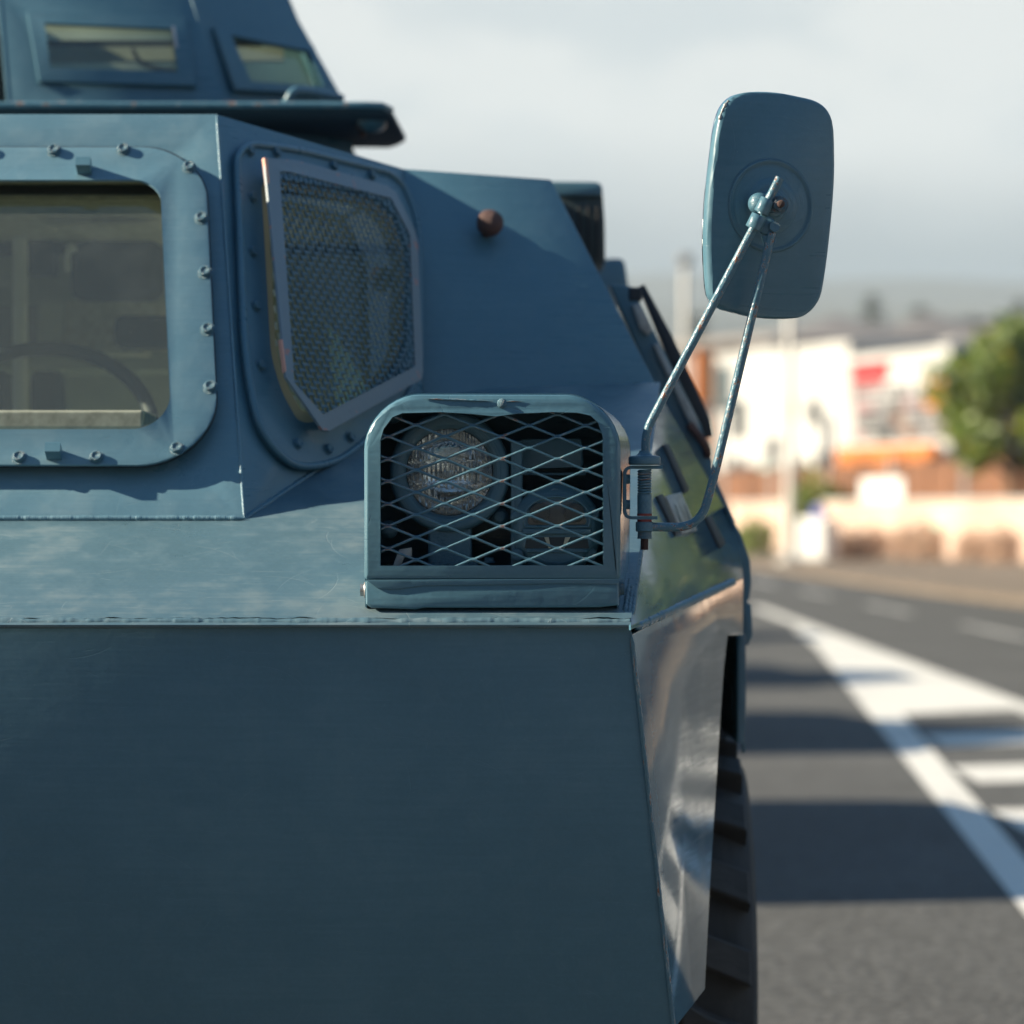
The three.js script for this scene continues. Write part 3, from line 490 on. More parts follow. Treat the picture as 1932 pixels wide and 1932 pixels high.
  T('turret_rail', box(0.9, 0.014, 0.014, -1.08, EYE + (966 - 82) / FP * 8.02, -8.02), M.black);
  T('turret_dark_sheet', plate([P(-60, -30, 7.86), P(10, -30, 7.86), P(13, 215, 7.84), P(-60, 215, 7.84)], 0.02, {}), M.black);  // added black sheet that keeps the gap left of the turret dark
}
{
  // ---- things on the hull's right side, seen edge on
  const q = (pts, d, t, mat, name, label, ref = EYEP) => T(name, plate(pts.map(([x, y]) => P(x, y, d)), t, { bevel: 0.004, ref }), mat, label);
  q(rounded([[1020, 343], [1110, 343], [1136, 352], [1141, 420], [1142, 498], [1060, 498]], [0, 12, 14, 10, 6, 0]), 7.75, 0.28, M.darkgreen, 'intake_box', 'dark green intake box behind the wing plate');
  const ib = []; for (let k = 0; k < 4; k++) ib.push(box(0.007, 0.13, 0.006, P(1076 + 17 * k, 440, 7.74).x, P(1076, 440, 7.74).y, -7.737, 0.002)); T('intake_slat', merge(ib), M.black);
  q(rounded([[1030, 342], [1130, 343], [1137, 352], [1137, 368], [1050, 368]], [0, 10, 8, 4, 0]), 7.735, 0.06, M.paint, 'intake_cap');
  q(rounded([[1090, 490], [1178, 487], [1186, 545], [1176, 575], [1110, 575]], [0, 12, 10, 10, 0]), 8.3, 0.12, M.deck, 'filler_box', 'sunlit pale blue box on the hull side');
  // hinged shutter standing off the sloped side
  q([[1150, 536], [1192, 540], [1256, 668], [1322, 800], [1350, 900], [1388, 985], [1378, 990], [1243, 745]], 6.95, 0.10, M.paint, 'side_step_plate', 'blue edge of the hull side beyond the wing plate', V(0, EYE, 0));
  q([[1206, 540], [1216, 536], [1272, 640], [1340, 790], [1346, 822], [1330, 826], [1258, 668]], 7.05, 0.05, M.rubber, 'shutter_seal', 'dark seal of the side shutter');
  q([[1192, 576], [1206, 572], [1232, 622], [1222, 632], [1208, 622]], 6.93, 0.03, M.pale, 'shutter_edge');
  q([[1232, 650], [1242, 648], [1316, 790], [1322, 822], [1306, 812]], 6.93, 0.03, M.pale, 'shutter_edge');
  T('shutter_handle', sweep(fillet([P(1300, 800, 6.92), P(1330, 838, 6.92), P(1338, 858, 6.95), P(1318, 872, 7.0)], 0.02), 0.010, 8), M.rust);
  T('shutter_latch', box(0.05, 0.05, 0.06, P(1322, 884, 7.0).x, P(1322, 884, 7.0).y, -7.0, 0.008), M.rubber);
  T('shutter_latch', box(0.03, 0.03, 0.05, P(1198, 556, 6.97).x, P(1198, 556, 6.97).y, -6.97, 0.006), M.rubber);
  // brackets on the upper cheek plate
  const bar = (pts, t, mat, name) => T(name, plate(ons(lift(sageP, 0.006), pts), t * 0.4, { bevel: 0.003, ref: V(8, 3, 0) }), mat);
  bar([[1253, 838], [1262, 836], [1302, 924], [1294, 930]], 0.022, M.rubber, 'bracket_bar');
  bar([[1241, 935], [1251, 931], [1286, 1006], [1277, 1010]], 0.022, M.rubber, 'bracket_bar');
  bar([[1256, 935], [1286, 928], [1316, 1000], [1290, 1006]], 0.018, M.pale, 'bracket_plate');
  bar([[1332, 975], [1342, 972], [1370, 1025], [1360, 1034]], 0.022, M.rubber, 'bracket_bar');
  for (let k = 0; k < 3; k++) bar([[1270 + 9 * k, 950], [1274 + 9 * k, 949], [1294 + 9 * k, 1002], [1290 + 9 * k, 1003]], 0.024, M.worn, 'bracket_rib');
  // fender edge and mud strip beyond the fold
  const fe = (pts, d, th, mat, nm) => T(nm, plate(pts.map(([x, y]) => P(x, y, d)), th, { bevel: 0.003 }), mat);
  fe([[1368, 955], [1399, 1010], [1416, 1060], [1418, 1100], [1414, 1130], [1409, 1136], [1418, 1142], [1420, 1200], [1412, 1218], [1398, 1218], [1398, 1090], [1392, 1030]], 6.75, 0.05, M.paint, 'fender_edge');
  fe([[1398, 1196], [1407, 1196], [1408, 1300], [1406, 1422], [1400, 1422], [1400, 1300]], 6.68, 0.012, M.gloss, 'mud_strip');
  T('wheel_arch', merge([plate([P(1320, 1185, 7.0), P(1398, 1185, 7.0), P(1385, 1240, 7.6), P(1300, 1240, 7.6)], 0.01, { ref: V(0, 9, -7) }), plate([P(1180, 1180, 7.55), P(1380, 1180, 7.55), P(1380, 1700, 7.55), P(1180, 1700, 7.55)], 0.01, {})]), M.black);
}
// ---- wheels
{
  const cx = 0.338, cz = -6.98, R = 0.5, tyreProf = [[0.27, -0.13], [0.36, -0.164], [0.44, -0.168], [0.462, -0.154], [0.468, -0.09], [0.468, 0.09], [0.462, 0.154], [0.44, 0.168], [0.36, 0.164], [0.27, 0.13]];
  const tyreG = () => lathe(tyreProf, 64, V(0, 0, 0), V(1, 0, 0));
  const rimG = () => merge([lathe([[0, 0.03], [0.08, 0.03], [0.10, 0.06], [0.2, 0.05], [0.25, 0.10], [0.275, 0.13], [0.28, 0.125], [0.26, 0.06], [0.26, -0.12]], 40, V(0, 0, 0), V(1, 0, 0)), lathe([[0.075, 0.03], [0.075, 0.10], [0.06, 0.115], [0, 0.115]], 24, V(0, 0, 0), V(1, 0, 0))]);
  const lugS = new THREE.Shape([new THREE.Vector2(-0.150, -0.050), new THREE.Vector2(-0.06, -0.012), new THREE.Vector2(-0.008, 0.026), new THREE.Vector2(-0.008, 0.088), new THREE.Vector2(-0.065, 0.054), new THREE.Vector2(-0.150, 0.022)]);
  const lugG = (s) => { const g = new THREE.ExtrudeGeometry(lugS, { depth: 0.044, bevelEnabled: true, bevelThickness: 0.004, bevelSize: 0.004, bevelOffset: -0.004, bevelSegments: 1 }); if (s > 0) { g.scale(-1, 1, 1); const ix = g.index, p = g.attributes.position; const h = g.toNonIndexed ? (g.index ? g.toNonIndexed() : g) : g; const a = h.attributes.position.array, nrm = h.attributes.normal.array; for (let i = 0; i < a.length; i += 9) for (let c = 0; c < 3; c++) { [a[i + c], a[i + 6 + c]] = [a[i + 6 + c], a[i + c]]; [nrm[i + c], nrm[i + 6 + c]] = [nrm[i + 6 + c], nrm[i + c]]; } return h; } return g; };
  const L = [lugG(-1), lugG(1)];
  function wheel(pos, steer) {
    const w = new THREE.Group(); w.name = 'wheel'; w.position.copy(pos).sub(truck.position); w.rotation.y = steer; truck.add(w);
    raw('tyre', tyreG(), M.tyre, w); raw('rim', rimG(), M.paint, w);
    const n = 19; for (let k = 0; k < n; k++) for (const s of [0, 1]) { const a = (k + s * 0.5) / n * 2 * Math.PI, m = raw('tread_lug', L[s], M.tyre, w); m.rotation.order = 'XYZ'; m.rotation.x = a; m.position.set(0, -Math.sin(a) * 0.460, Math.cos(a) * 0.460); }
    return w;
  }
  const w0 = wheel(V(cx, R, cz), 0); w0.userData.label = 'front wheel with coarse tread beside the cheek plate';
  for (const [x, z, t] of [[2 * XC - cx, cz, Math.PI], [cx, -8.08, 0], [2 * XC - cx, -8.08, Math.PI]]) { const c = w0.clone(); c.userData = {}; c.position.copy(V(x, R, z)).sub(truck.position); c.rotation.y = t; truck.add(c); }
}
// ---- cabin interior seen through the glass
{
  const bx = (name, x0, y0, x1, y1, d, th, mat, r = 0.006) => { const a = P(x0, y0, d), b = P(x1, y1, d); return T(name, boxUV(box(Math.abs(b.x - a.x), Math.abs(a.y - b.y), th, (a.x + b.x) / 2, (a.y + b.y) / 2, -d - th / 2, Math.min(r, th * 0.4))), mat); };
  const bk = 8.0;
  T('cabin_bulkhead', boxUV(box(2.0, 1.1, 0.02, XC, 1.60, -bk - 0.02)), M.beige);
  T('cabin_floor', boxUV(box(2.0, 0.02, 2.2, XC, 1.02, -7.0)), M.beige); T('cabin_lining', boxUV(box(0.015, 0.55, 1.1, -0.02, 1.86, -7.40)), M.seat); T('cabin_ceiling', boxUV(box(1.9, 0.01, 1.15, XC, 2.175, -7.40)), M.cream); T('cabin_ceiling', plate([K1, Kc1, flip(Kc1), flip(K1)].map((p) => p.clone().add(V(0, -0.03, -0.03))), 0.008, { ref: V(-1, -9, -6) }), M.cream);
  bx('bulkhead_band', -700, 455, 150, 480, 7.9, 0.05, M.seat);
  bx('bulkhead_band', -700, 575, 71, 668, 7.94, 0.02, M.plasterGrey);
  bx('bulkhead_panel', 71, 568, 120, 668, 7.9, 0.03, M.beige); bx('bulkhead_panel', 122, 568, 330, 664, 7.92, 0.02, M.cream);
  bx('bulkhead_shelf', -500, 690, 330, 700, 7.7, 0.25, M.beige);
  bx('bulkhead_shelf', 196, 659, 276, 670, 7.3, 0.1, M.cream);
  bx('grab_pole', 22, 440, 50, 790, 7.2, 0.033, M.whiteGloss, 0.014);
  bx('seat_back', 130, 452, 304, 566, 7.25, 0.10, M.seat, 0.03); bx('seat_back', 213, 594, 330, 655, 7.15, 0.10, M.seat, 0.02);
  bx('seat_back', -10, 700, 14, 790, 7.3, 0.1, M.seat, 0.02); bx('seat_back', 55, 698, 116, 790, 7.5, 0.1, M.seat, 0.02);
  bx('seat_back', -420, 480, -60, 800, 7.3, 0.12, M.seat, 0.03); bx('upper_locker', 50, 445, 108, 520, 7.85, 0.05, M.seat, 0.01);
  bx('upper_locker', -500, 380, 330, 440, 7.8, 0.1, M.plasterGrey, 0.01);
  T('glint_strip', sweep(fillet([P(128, 512, 7.1), P(126, 478, 7.1), P(136, 462, 7.1), P(140, 475, 7.1)], 0.02), 0.008, 8), M.whiteGloss);  // white strip standing in for a bright glint inside the cab
  const sw = P(64, 826, 6.55), nrm = V(0, 0.62, 0.78).normalize();
  const ring = []; for (let k = 0; k < 64; k++) { const a = k / 64 * 2 * Math.PI; ring.push(V(Math.cos(a) * 0.245, 0, Math.sin(a) * 0.245)); }
  const wh = T('steering_wheel', aim(merge([sweep(ring, 0.0155, 10, true), sweep([V(-0.24, 0, 0), V(0.24, 0, 0)], 0.01, 8), sweep([V(0, -0.25, 0.05), V(0, 0.01, 0)], 0.02, 10), new THREE.CylinderGeometry(0.045, 0.05, 0.04, 20)]), sw, nrm), M.rubber, 'dark steering wheel behind the windscreen');
  // dash ledge just inside the glass
  const dl = plane(winP.p.clone().addScaledVector(winP.n, -0.06), V(0, 1, 0.25));
  const d0 = on(lift(winP, -0.05), 278, 777), d1 = on(lift(winP, -0.05), 270, 812);
  T('dash_ledge', boxUV(box(0.96, 0.045, 0.22, d0.x - 0.48, d1.y + 0.014, d0.z - 0.05, 0.006)), M.dash, 'pale dashboard ledge under the windscreen');
}
// ---- headlight and its cage
{
  const d = 5.33, C = (x, y, dz = 0) => P(x, y, d).add(V(0, 0, dz)), S = d / FP;
  const outer = rounded([[687, 744], [1171, 745], [1171, 1093], [687, 1093]], [104, 104, 6, 6], 10), inner = [[709, 1076], [709, 830], [716, 805], [735, 780], [757, 771], [830, 769], [885, 772], [935, 777], [975, 772], [1040, 769], [1090, 770], [1118, 776], [1136, 793], [1146, 822], [1147, 1075]];
  const cage = T('headlight_guard', plate(outer.map(([x, y]) => C(x, y)), 0.024, { holes: [inner.map(([x, y]) => C(x, y))], bevel: 0.0075, seg: 4, crease: 0.9 }), M.thick, 'blue guard box with wire mesh round the headlight');
  // weld seam dents in the top bar
  part('seam', weld(C(800, 752, 0.001), C(930, 757, 0.001), 0.0016, 50, 0.01), M.worn, cage); part('seam', weld(C(945, 757, 0.001), C(990, 757, 0.001), 0.0014, 51, 0.01), M.worn, cage);
  part('weld_knob', lathe([[0.009, 0], [0.008, 0.004], [0.004, 0.006], [0, 0.0065]], 10, C(947, 761, -0.002), V(0, 0.3, 1)), M.thick, cage);
  part('lower_strip', plate([[689, 1096], [1167, 1095], [1168, 1142], [1130, 1146], [960, 1147], [800, 1147], [785, 1150], [700, 1147], [690, 1140]].map(([x, y]) => C(x, y, -0.003)), 0.02, { bevel: 0.004, seg: 3 }), M.thick, cage);
  part('lower_strip_lip', plate([[690, 1094], [1168, 1092], [1168, 1102], [1060, 1101], [960, 1103], [800, 1105], [745, 1112], [712, 1110]].map(([x, y]) => C(x, y, -0.0005)), 0.006, { bevel: 0.0012 }), M.thick, cage);
  // shell behind the frame, right side flares out
  const sh = rounded([[688, 1146], [685, 741], [1173, 742], [1168, 1146]], [0, 106, 106, 0], 10), fl = (p, k, dz) => { const q = C(p[0], p[1], dz); if (p[0] > 1000) q.x += k * 0.105 * sstep(1040, 1172, p[0]); return q; };
  const front = sh.map((p) => fl(p, 0, -0.0215)), rear = sh.map((p) => fl(p, 0.235, -0.235)), fi = front.map((p, i) => p.clone().add(V(sh[i][0] > 930 ? -0.003 : 0.003, -0.002, 0))), ri = rear.map((p, i) => p.clone().add(V(sh[i][0] > 930 ? -0.003 : 0.003, -0.002, 0)));
  part('shell', merge([loft(front, rear), loft(fi, ri), loft(front, fi)]), M.gloss, cage, 'sheet metal sides of the guard box');
  part('back_panel', plate([...rear.map((p) => p.clone().add(V(0, 0, 0.004)))], 0.003, { bevel: 0.0005 }), M.paint, cage);
  const fg = box(478 * S, 0.003, 0.20, C(928, 1140).x, C(928, 1138).y, -d - 0.125); part('floor_panel', fg, M.paint, cage);
  // expanded metal: nodes measured along the front
  const pin = inner.map(([x, y]) => C(x + (x - 928) * 0.012, y + (y - 925) * 0.02, -0.012)), bs = basis(pin, EYEP);
  const node = C(891.6, 929.3, -0.012).sub(bs.c), pitch = 106.7 * S, rowH = 42.3 * S / 2;
  const strands = []; {
    const poly = pin.map((p) => { const q = p.clone().sub(bs.c); return [q.dot(bs.u), q.dot(bs.v)]; }), inside = (x, y) => { let c = false; for (let i = 0, j = poly.length - 1; i < poly.length; j = i++) { const [xi, yi] = poly[i], [xj, yj] = poly[j]; if ((yi > y) !== (yj > y) && x < (xj - xi) * (y - yi) / (yj - yi) + xi) c = !c; } return c; };
    const nx = node.dot(bs.u), ny = node.dot(bs.v), r = 0.00185, jit = rng(91);
    for (let row = -16; row <= 16; row++) {
      const yc = ny + (row + 0.5) * rowH, path = [];
      for (let k = -8; k <= 8; k++) { const sh2 = (row & 1) ? 0.5 : 0, cx = nx + (k + sh2) * pitch, b = 0.0035, e = r * 0.55, j1 = (jit() - 0.5) * 0.0012, j2 = (jit() - 0.5) * 0.0012; path.push([cx - b, yc - rowH / 2 + e + j1], [cx + b, yc - rowH / 2 + e + j1], [cx + pitch / 2 - b, yc + rowH / 2 - e + j2], [cx + pitch / 2 + b, yc + rowH / 2 - e + j2]); }
      let run = []; const flush = () => { if (run.length > 1) strands.push(sweep(run, (s, a) => r * (1 + 0.22 * Math.cos(2 * a)) * (1 + 0.08 * Math.sin(s * 800)), 8)); run = []; };
      for (let i = 0; i < path.length - 1; i++) { const n = Math.max(2, Math.ceil(Math.hypot(path[i + 1][0] - path[i][0], path[i + 1][1] - path[i][1]) / 0.004)); for (let t = 0; t < n; t++) { const x = lerp(path[i][0], path[i + 1][0], t / n), y = lerp(path[i][1], path[i + 1][1], t / n); if (inside(x, y)) run.push(bs.c.clone().addScaledVector(bs.u, x).addScaledVector(bs.v, y).addScaledVector(bs.n, (y - yc) / rowH * 0.003)); else flush(); } }
      flush();
    }
  }
  part('wire_mesh', merge(strands), M.worn, cage, 'diamond wire mesh');
  const hex = (pos, dir, r, h, mat = M.worn) => merge([aim(new THREE.CylinderGeometry(r, r, h, 6).translate(0, h / 2, 0).toNonIndexed(), pos, dir), lathe([[r * 1.18, -0.001], [r * 1.18, 0.0015], [0, 0.0016]], 20, pos, dir)]);
  part('side_bolt', hex(C(687, 1114, -0.035), V(-1, 0, 0), 0.0115, 0.008), M.steel, cage); part('side_bolt', hex(C(1169, 1111, -0.03), V(1, 0, 0), 0.0125, 0.009), M.worn, cage);
  // headlight
  const hc = C(846.8, 889.7, -0.082), z = V(0, 0, 1), k = S;
  const hl = T('headlight', lathe([[0.070, -0.05], [0.098, -0.045], [0.103, 0.0], [0.101, 0.010], [0.095, 0.0165], [0.082, 0.014], [0.078, 0.010], [0.0745, 0.0035], [0.0735, -0.004]], 72, hc, z), M.paint, 'round headlight in a blue ring behind the mesh');
  part('reflector', lathe([[0.0725, -0.002], [0.062, -0.022], [0.045, -0.038], [0.022, -0.047], [0.008, -0.049], [0, -0.049]], 48, hc, z), M.mirrorMetal, hl);
  part('bulb', merge([aim(new THREE.SphereGeometry(0.009, 16, 12), hc.clone().add(V(0, 0, -0.026)), z), lathe([[0.006, -0.05], [0.006, -0.03], [0, -0.03]], 12, hc, z)]), M.mirrorMetal, hl);
  { // fluted glass
    const Rl = 0.0735, nr = 46, na = 220, pos = [], idx = [], W = na + 1; const zf = (r) => 0.004 + 0.015 * (1 - (r / Rl) ** 2);
    const zb = (x, y, r) => { const block = Math.abs(y) < 0.018 ? 0.0075 : 0.0105, ph = Math.abs(y) < 0.018 ? 0.3 : Math.floor((y + 0.1) / 0.036) * 0.5; return zf(r) - 0.0065 - 0.0019 * Math.abs(Math.sin(Math.PI * (x / block + ph))) - (Math.abs(Math.abs(y) - 0.018) < 0.0012 ? 0.002 : 0); };
    for (const f of [0, 1]) for (let i = 0; i <= nr; i++) for (let j = 0; j <= na; j++) { const r = Rl * i / nr, a = j / na * 2 * Math.PI, x = r * Math.cos(a), y = r * Math.sin(a); pos.push(hc.x + x, hc.y + y, hc.z + (f ? zb(x, y, r) : zf(r))); }
    for (const f of [0, 1]) { const o = f * (nr + 1) * W; for (let i = 0; i < nr; i++) for (let j = 0; j < na; j++) { const a = o + i * W + j, b = a + W; if (f) idx.push(a, a + 1, b, b, a + 1, b + 1); else idx.push(a, b, a + 1, a + 1, b, b + 1); } }
    for (let j = 0; j < na; j++) { const a = nr * W + j, b = a + (nr + 1) * W; idx.push(a, b, a + 1, a + 1, b, b + 1); }
    const g = new THREE.BufferGeometry(); g.setAttribute('position', new THREE.Float32BufferAttribute(pos, 3)); g.setAttribute('uv', new THREE.Float32BufferAttribute(new Float32Array(pos.length / 3 * 2), 2)); g.setIndex(idx); g.computeVertexNormals();
    part('lens', g, M.clear, hl, 'ribbed clear headlight lens');
  }
  for (const [x, y] of [[736, 778], [728, 1000], [942, 975]]) { part('ring_screw', lathe([[0.016, -0.03], [0.016, 0.004], [0.009, 0.006], [0.009, 0.010], [0, 0.0105]], 16, C(x, y, -0.10), z), M.paint, hl); }
  part('pedestal', merge([box(0.075, 0.10, 0.05, hc.x, hc.y - 0.125, hc.z - 0.02, 0.008), box(0.21, 0.012, 0.07, hc.x, hc.y - 0.205, hc.z + 0.02, 0.004), box(0.12, 0.03, 0.06, hc.x + 0.03, hc.y - 0.185, hc.z + 0.0, 0.006)]), M.paint, hl);
  for (const [x, y] of [[818, 1098], [850, 1101], [892, 1098], [922, 1090]]) part('pedestal_bolt', hex(C(x, y - 28, -0.08), V(0, 1, 0), 0.009, 0.008), M.paint, hl);
  T('guard_bracket', plate([[738, 1072], [752, 1037], [776, 1033], [776, 1050], [762, 1052], [746, 1090], [728, 1092]].map(([x, y]) => C(x, y, -0.03)), 0.006, { bevel: 0.001 }), M.pale, 'pale bent bracket inside the guard');
  // marker lamp
  const mc = C(1051.5, 999, -0.056);
  const ml = T('marker_lamp', lathe([[0.05, -0.06], [0.076, -0.055], [0.077, -0.006], [0.074, 0.0], [0.069, 0.002], [0.066, 0.008], [0.060, 0.011], [0.056, 0.0115], [0, 0.0115]], 56, mc, z), M.paint, 'round marker lamp with slotted cover behind the mesh');
  const ln = (pts, dz, mat, name, t = 0.003) => part(name, plate(pts.map(([x, y]) => C(x, y, -0.056 + dz)), t, { bevel: 0.0008 }), mat, ml);
  const half = []; for (let a = 0; a <= 12; a++) { const q = Math.PI * (1 - a / 12); half.push([1051.5 + 56 * Math.cos(q), 985 - 42 * Math.sin(q) ** 0.8]); }
  const halfO = half.map(([x, y]) => [1051.5 + (x - 1051.5) * 1.12, 985 + (y - 985) * 1.16]); halfO.push([1112, 994], [991, 994]);
  ln([...half, [1104, 990], [999, 990]], 0.0135, M.frost, 'lens');
  part('cover_rim', sweep(resample([...halfO, halfO[0]].map(([x, y]) => C(x, y, -0.043)), 0.006).slice(0, -1), 0.0024, 8, true), M.paint, ml);
  for (const sx of [-1, 1]) part('lamp_bulb', aim(new THREE.SphereGeometry(0.017, 20, 12).scale(1, 0.5, 1), C(1051.5 + sx * 33, 968, -0.0425), z), M.frost, ml);
  ln([[994, 1014], [1109, 1014], [1113, 1035], [990, 1035]], 0.0125, M.pane, 'slot_lens');
  ln([[1027, 1014], [1036, 1014], [1040, 1035], [1036, 1035]], 0.0142, M.creamStripe, 'slot_stripe'); ln([[1067, 1014], [1077, 1014], [1066, 1035], [1062, 1035]], 0.0142, M.creamStripe, 'slot_stripe');
  part('cover_bar', merge([box(0.118, 0.010, 0.010, mc.x, C(0, 1003).y, mc.z + 0.012, 0.003), box(0.105, 0.007, 0.008, mc.x, C(0, 1040).y, mc.z + 0.011, 0.003)]), M.paint, ml);
  for (const [x, y] of [[1048, 931], [975, 976], [1120, 970], [976, 1048], [1116, 1047]]) { const sc2 = lathe([[0.011, 0], [0.011, 0.004], [0.008, 0.0055], [0, 0.0055]], 14, C(x, y, -0.054), z); part('cover_screw', merge([sc2, box(0.012, 0.0015, 0.001, C(x, y).x, C(x, y).y, C(x, y, -0.048).z)]), M.paint, ml); }
  T('indicator_block', merge([plate(rounded([[980, 826], [1100, 824], [1104, 880], [984, 884]], 8, 4).map(([x, y]) => C(x, y, -0.10)), 0.05, { bevel: 0.003 }), box(0.118, 0.004, 0.02, C(1042, 0).x, C(0, 893).y, -d - 0.10, 0.001)]), M.paint, 'blank blue block above the marker lamp');
  T('lamp_stand', merge([box(0.16, 0.018, 0.05, mc.x, mc.y - 0.086, mc.z - 0.02, 0.004), box(0.02, 0.23, 0.05, C(975, 0).x, C(0, 960).y, mc.z - 0.03, 0.004)]), M.paint);
}
// ---- side mirror on its two arms
{
  const d = 5.38, C = (x, y, dz = 0) => P(x, y, d).add(V(0, 0, dz)), S = d / FP, mp = plane(P(1454, 388, 5.435), V(0.36, -0.02, 0.93));
  const outl = [[1417, 173], [1466, 174], [1510, 182], [1540, 190], [1560, 204], [1572, 228], [1576, 290], [1575, 352], [1566, 454], [1557, 523], [1549, 561], [1535, 583], [1516, 597], [1488, 601], [1433, 598], [1384, 587], [1356, 577], [1343, 555], [1338, 510], [1336, 450], [1339, 380], [1347, 303], [1359, 225], [1371, 196], [1390, 179]];
  const o3 = ons(mp, smooth2(outl, 3)), mir = T('side_mirror', plate(o3, 0.026, { bevel: 0.006, seg: 4, crease: 0.8 }), M.paint, 'blue back of the side mirror standing against the sky');
  part('mirror_glass', plate(o3.map((p) => p.clone().addScaledVector(mp.n, -0.0262)), 0.003, { bevel: 0.0008, ref: V(0, 1.5, -20) }), std({ name: 'mirror_glass', color: rgb(0.9, 0.9, 0.9), metalness: 1, roughness: 0.02 }), mir);
  const mc = on(mp, 1454, 388), n = mp.n;
  for (const [i0, i1] of [[66, 70]]) part('worn_edge', sweep(resample(o3.slice(i0, i1 + 1).map((p) => p.clone().addScaledVector(mp.n, -0.004)), 0.002), (s2) => 0.0022 + 0.0012 * Math.sin(s2 * 410) * Math.sin(s2 * 173), 6), M.pale, mir);
  part('back_dish', lathe([[0.081, -0.003], [0.080, 0.0022], [0.0775, 0.0038], [0.0745, 0.0034], [0.072, 0.0012], [0.068, 0.0016], [0.050, 0.0036], [0.046, 0.006], [0.040, 0.010], [0.034, 0.0112], [0.028, 0.0115], [0.026, 0.014], [0.022, 0.018], [0, 0.020]], 72, mc, n), M.thick, mir);
  part('ball_joint', merge([aim(new THREE.SphereGeometry(0.019, 24, 16), C(1434, 382, -0.022), V(0, 1, 0)), lathe([[0.021, 0], [0.023, 0.006], [0.018, 0.014], [0, 0.016]], 24, on(mp, 1448, 388).addScaledVector(n, 0.016), n)]), M.paint, mir);
  // rod stub, clamp
  const top = C(1471, 336, 0.004), mid = C(1436, 405, 0.004), r1 = 0.0074;
  part('rod_end', sweep([top, mid], 0.0076, 14), M.rod, mir);
  part('clamp', merge([sweep([C(1448, 377, 0.005), C(1435, 402, 0.005)], 0.0125, 14), sweep([C(1432, 408, 0.006), C(1420, 432, 0.006)], 0.0138, 14),
    plate(rounded([[1426, 420], [1438, 400], [1456, 410], [1470, 424], [1466, 441], [1446, 444], [1432, 438]], 6, 4).map(([x, y]) => C(x, y, 0.004)), 0.014, { bevel: 0.003 }), plate(rounded([[1442, 380], [1456, 372], [1478, 380], [1480, 396], [1466, 402], [1442, 398]], 7, 4).map(([x, y]) => C(x, y, 0.0)), 0.014, { bevel: 0.003 })]), M.worn, mir, 'clamp that joins the two mirror arms');
  const hex = (pos, dir, r, h) => aim(new THREE.CylinderGeometry(r * 0.94, r, h, 6).translate(0, h / 2, 0), pos, dir);
  const fd = V(0.12, 0.05, 1).normalize();
  part('clamp_nut', merge([hex(C(1470, 387, 0.001), fd, 0.0128, 0.009), lathe([[0.0155, 0], [0.0155, 0.002], [0, 0.002]], 20, C(1470, 387, 0.0005), fd)]), M.worn, mir);
  part('clamp_stud', lathe([[0.0062, 0], [0.0062, 0.016], [0.004, 0.018], [0, 0.018]], 14, C(1470, 387, 0.004), fd), M.rust, mir);
  part('clamp_bolt', hex(C(1460, 429, 0.004), fd, 0.0100, 0.007), M.paint, mir);
  // arms
  const armR = 0.0074, a1 = fillet([C(1218.5, 872), C(1217.5, 815), C(1427, 420, 0.006)], 0.03, 10), a2 = fillet([C(1212, 994), C(1320, 995), C(1346, 905), C(1452, 456, 0.0), C(1456, 438, 0.0)], 0.055, 12);
  part('arm', sweep(resample(a1, 0.01), (s) => armR, 16), M.rod, mir, 'straight upper mirror arm');
  part('arm', sweep(resample(a2, 0.01), (s) => armR * 1.0, 16), M.rod, mir, 'bent lower mirror arm with rust spots');
  part('arm_eye', merge([plate(rounded([[1436, 444], [1466, 444], [1463, 462], [1450, 478], [1442, 462]], 5, 4).map(([x, y]) => C(x, y, 0.003)), 0.012, { bevel: 0.003 })]), M.worn, mir);
  // swivel bracket on the guard's side
  const br = T('mirror_bracket', (() => { // bent strip
    const w = 0.030, th = 0.0055, path = fillet([C(1250, 881.5), C(1178.5, 881.5), C(1178.5, 977), C(1240, 977)], 0.013, 6), lo = [], hi = []; const up = []; const N = path.length;
    const gs = [], rowsF = [[], [], [], []];
    for (let i = 0; i < N; i++) { const t = path[Math.min(N - 1, i + 1)].clone().sub(path[Math.max(0, i - 1)]).normalize(), nn = V(0, 0, 1).cross(t).normalize(); const c = path[i]; [[1, 1], [1, -1], [-1, -1], [-1, 1]].forEach(([a, b], q2) => rowsF[q2].push(c.clone().addScaledVector(nn, a * th / 2).add(V(0, 0, b * w / 2 - 0.004)))); }
    for (let q2 = 0; q2 < 4; q2++) gs.push(loft(rowsF[q2], rowsF[(q2 + 1) % 4]));
    for (const e of [0, N - 1]) { const [a, b, c, dd] = rowsF.map((r) => r[e]); gs.push(loft([a, b], [dd, c])); }
    return merge(gs); })(), M.thick, 'bent strip bracket that carries the mirror arms');
  for (const y of [904, 952]) part('bracket_bolt', hex(C(1181, y, 0), V(1, 0, 0), 0.0095, 0.007), M.thick, br);
  const ax = (y) => C(1216, y), col = (list, mat, nm, l) => part(nm, lathe(list.map(([r, y]) => [r, ax(y).y - ax(970).y]), 28, ax(970), V(0, 1, 0)), mat, br, l);
  col([[0, 877], [0.0262, 877], [0.0272, 874], [0.0272, 864], [0.0258, 861], [0.014, 859], [0.0095, 854], [0.0085, 850]], M.thick, 'pivot_collar');
  col([[0.009, 886], [0.009, 934]], M.worn, 'pivot_pin');
  const hx = []; for (let i = 0; i <= 8.5 * 22; i++) { const t = i / 22, a = t * 2 * Math.PI, y = lerp(887, 931, i / (8.5 * 22)); hx.push(ax(y).add(V(Math.cos(a) * 0.0102, 0, Math.sin(a) * 0.0102))); }
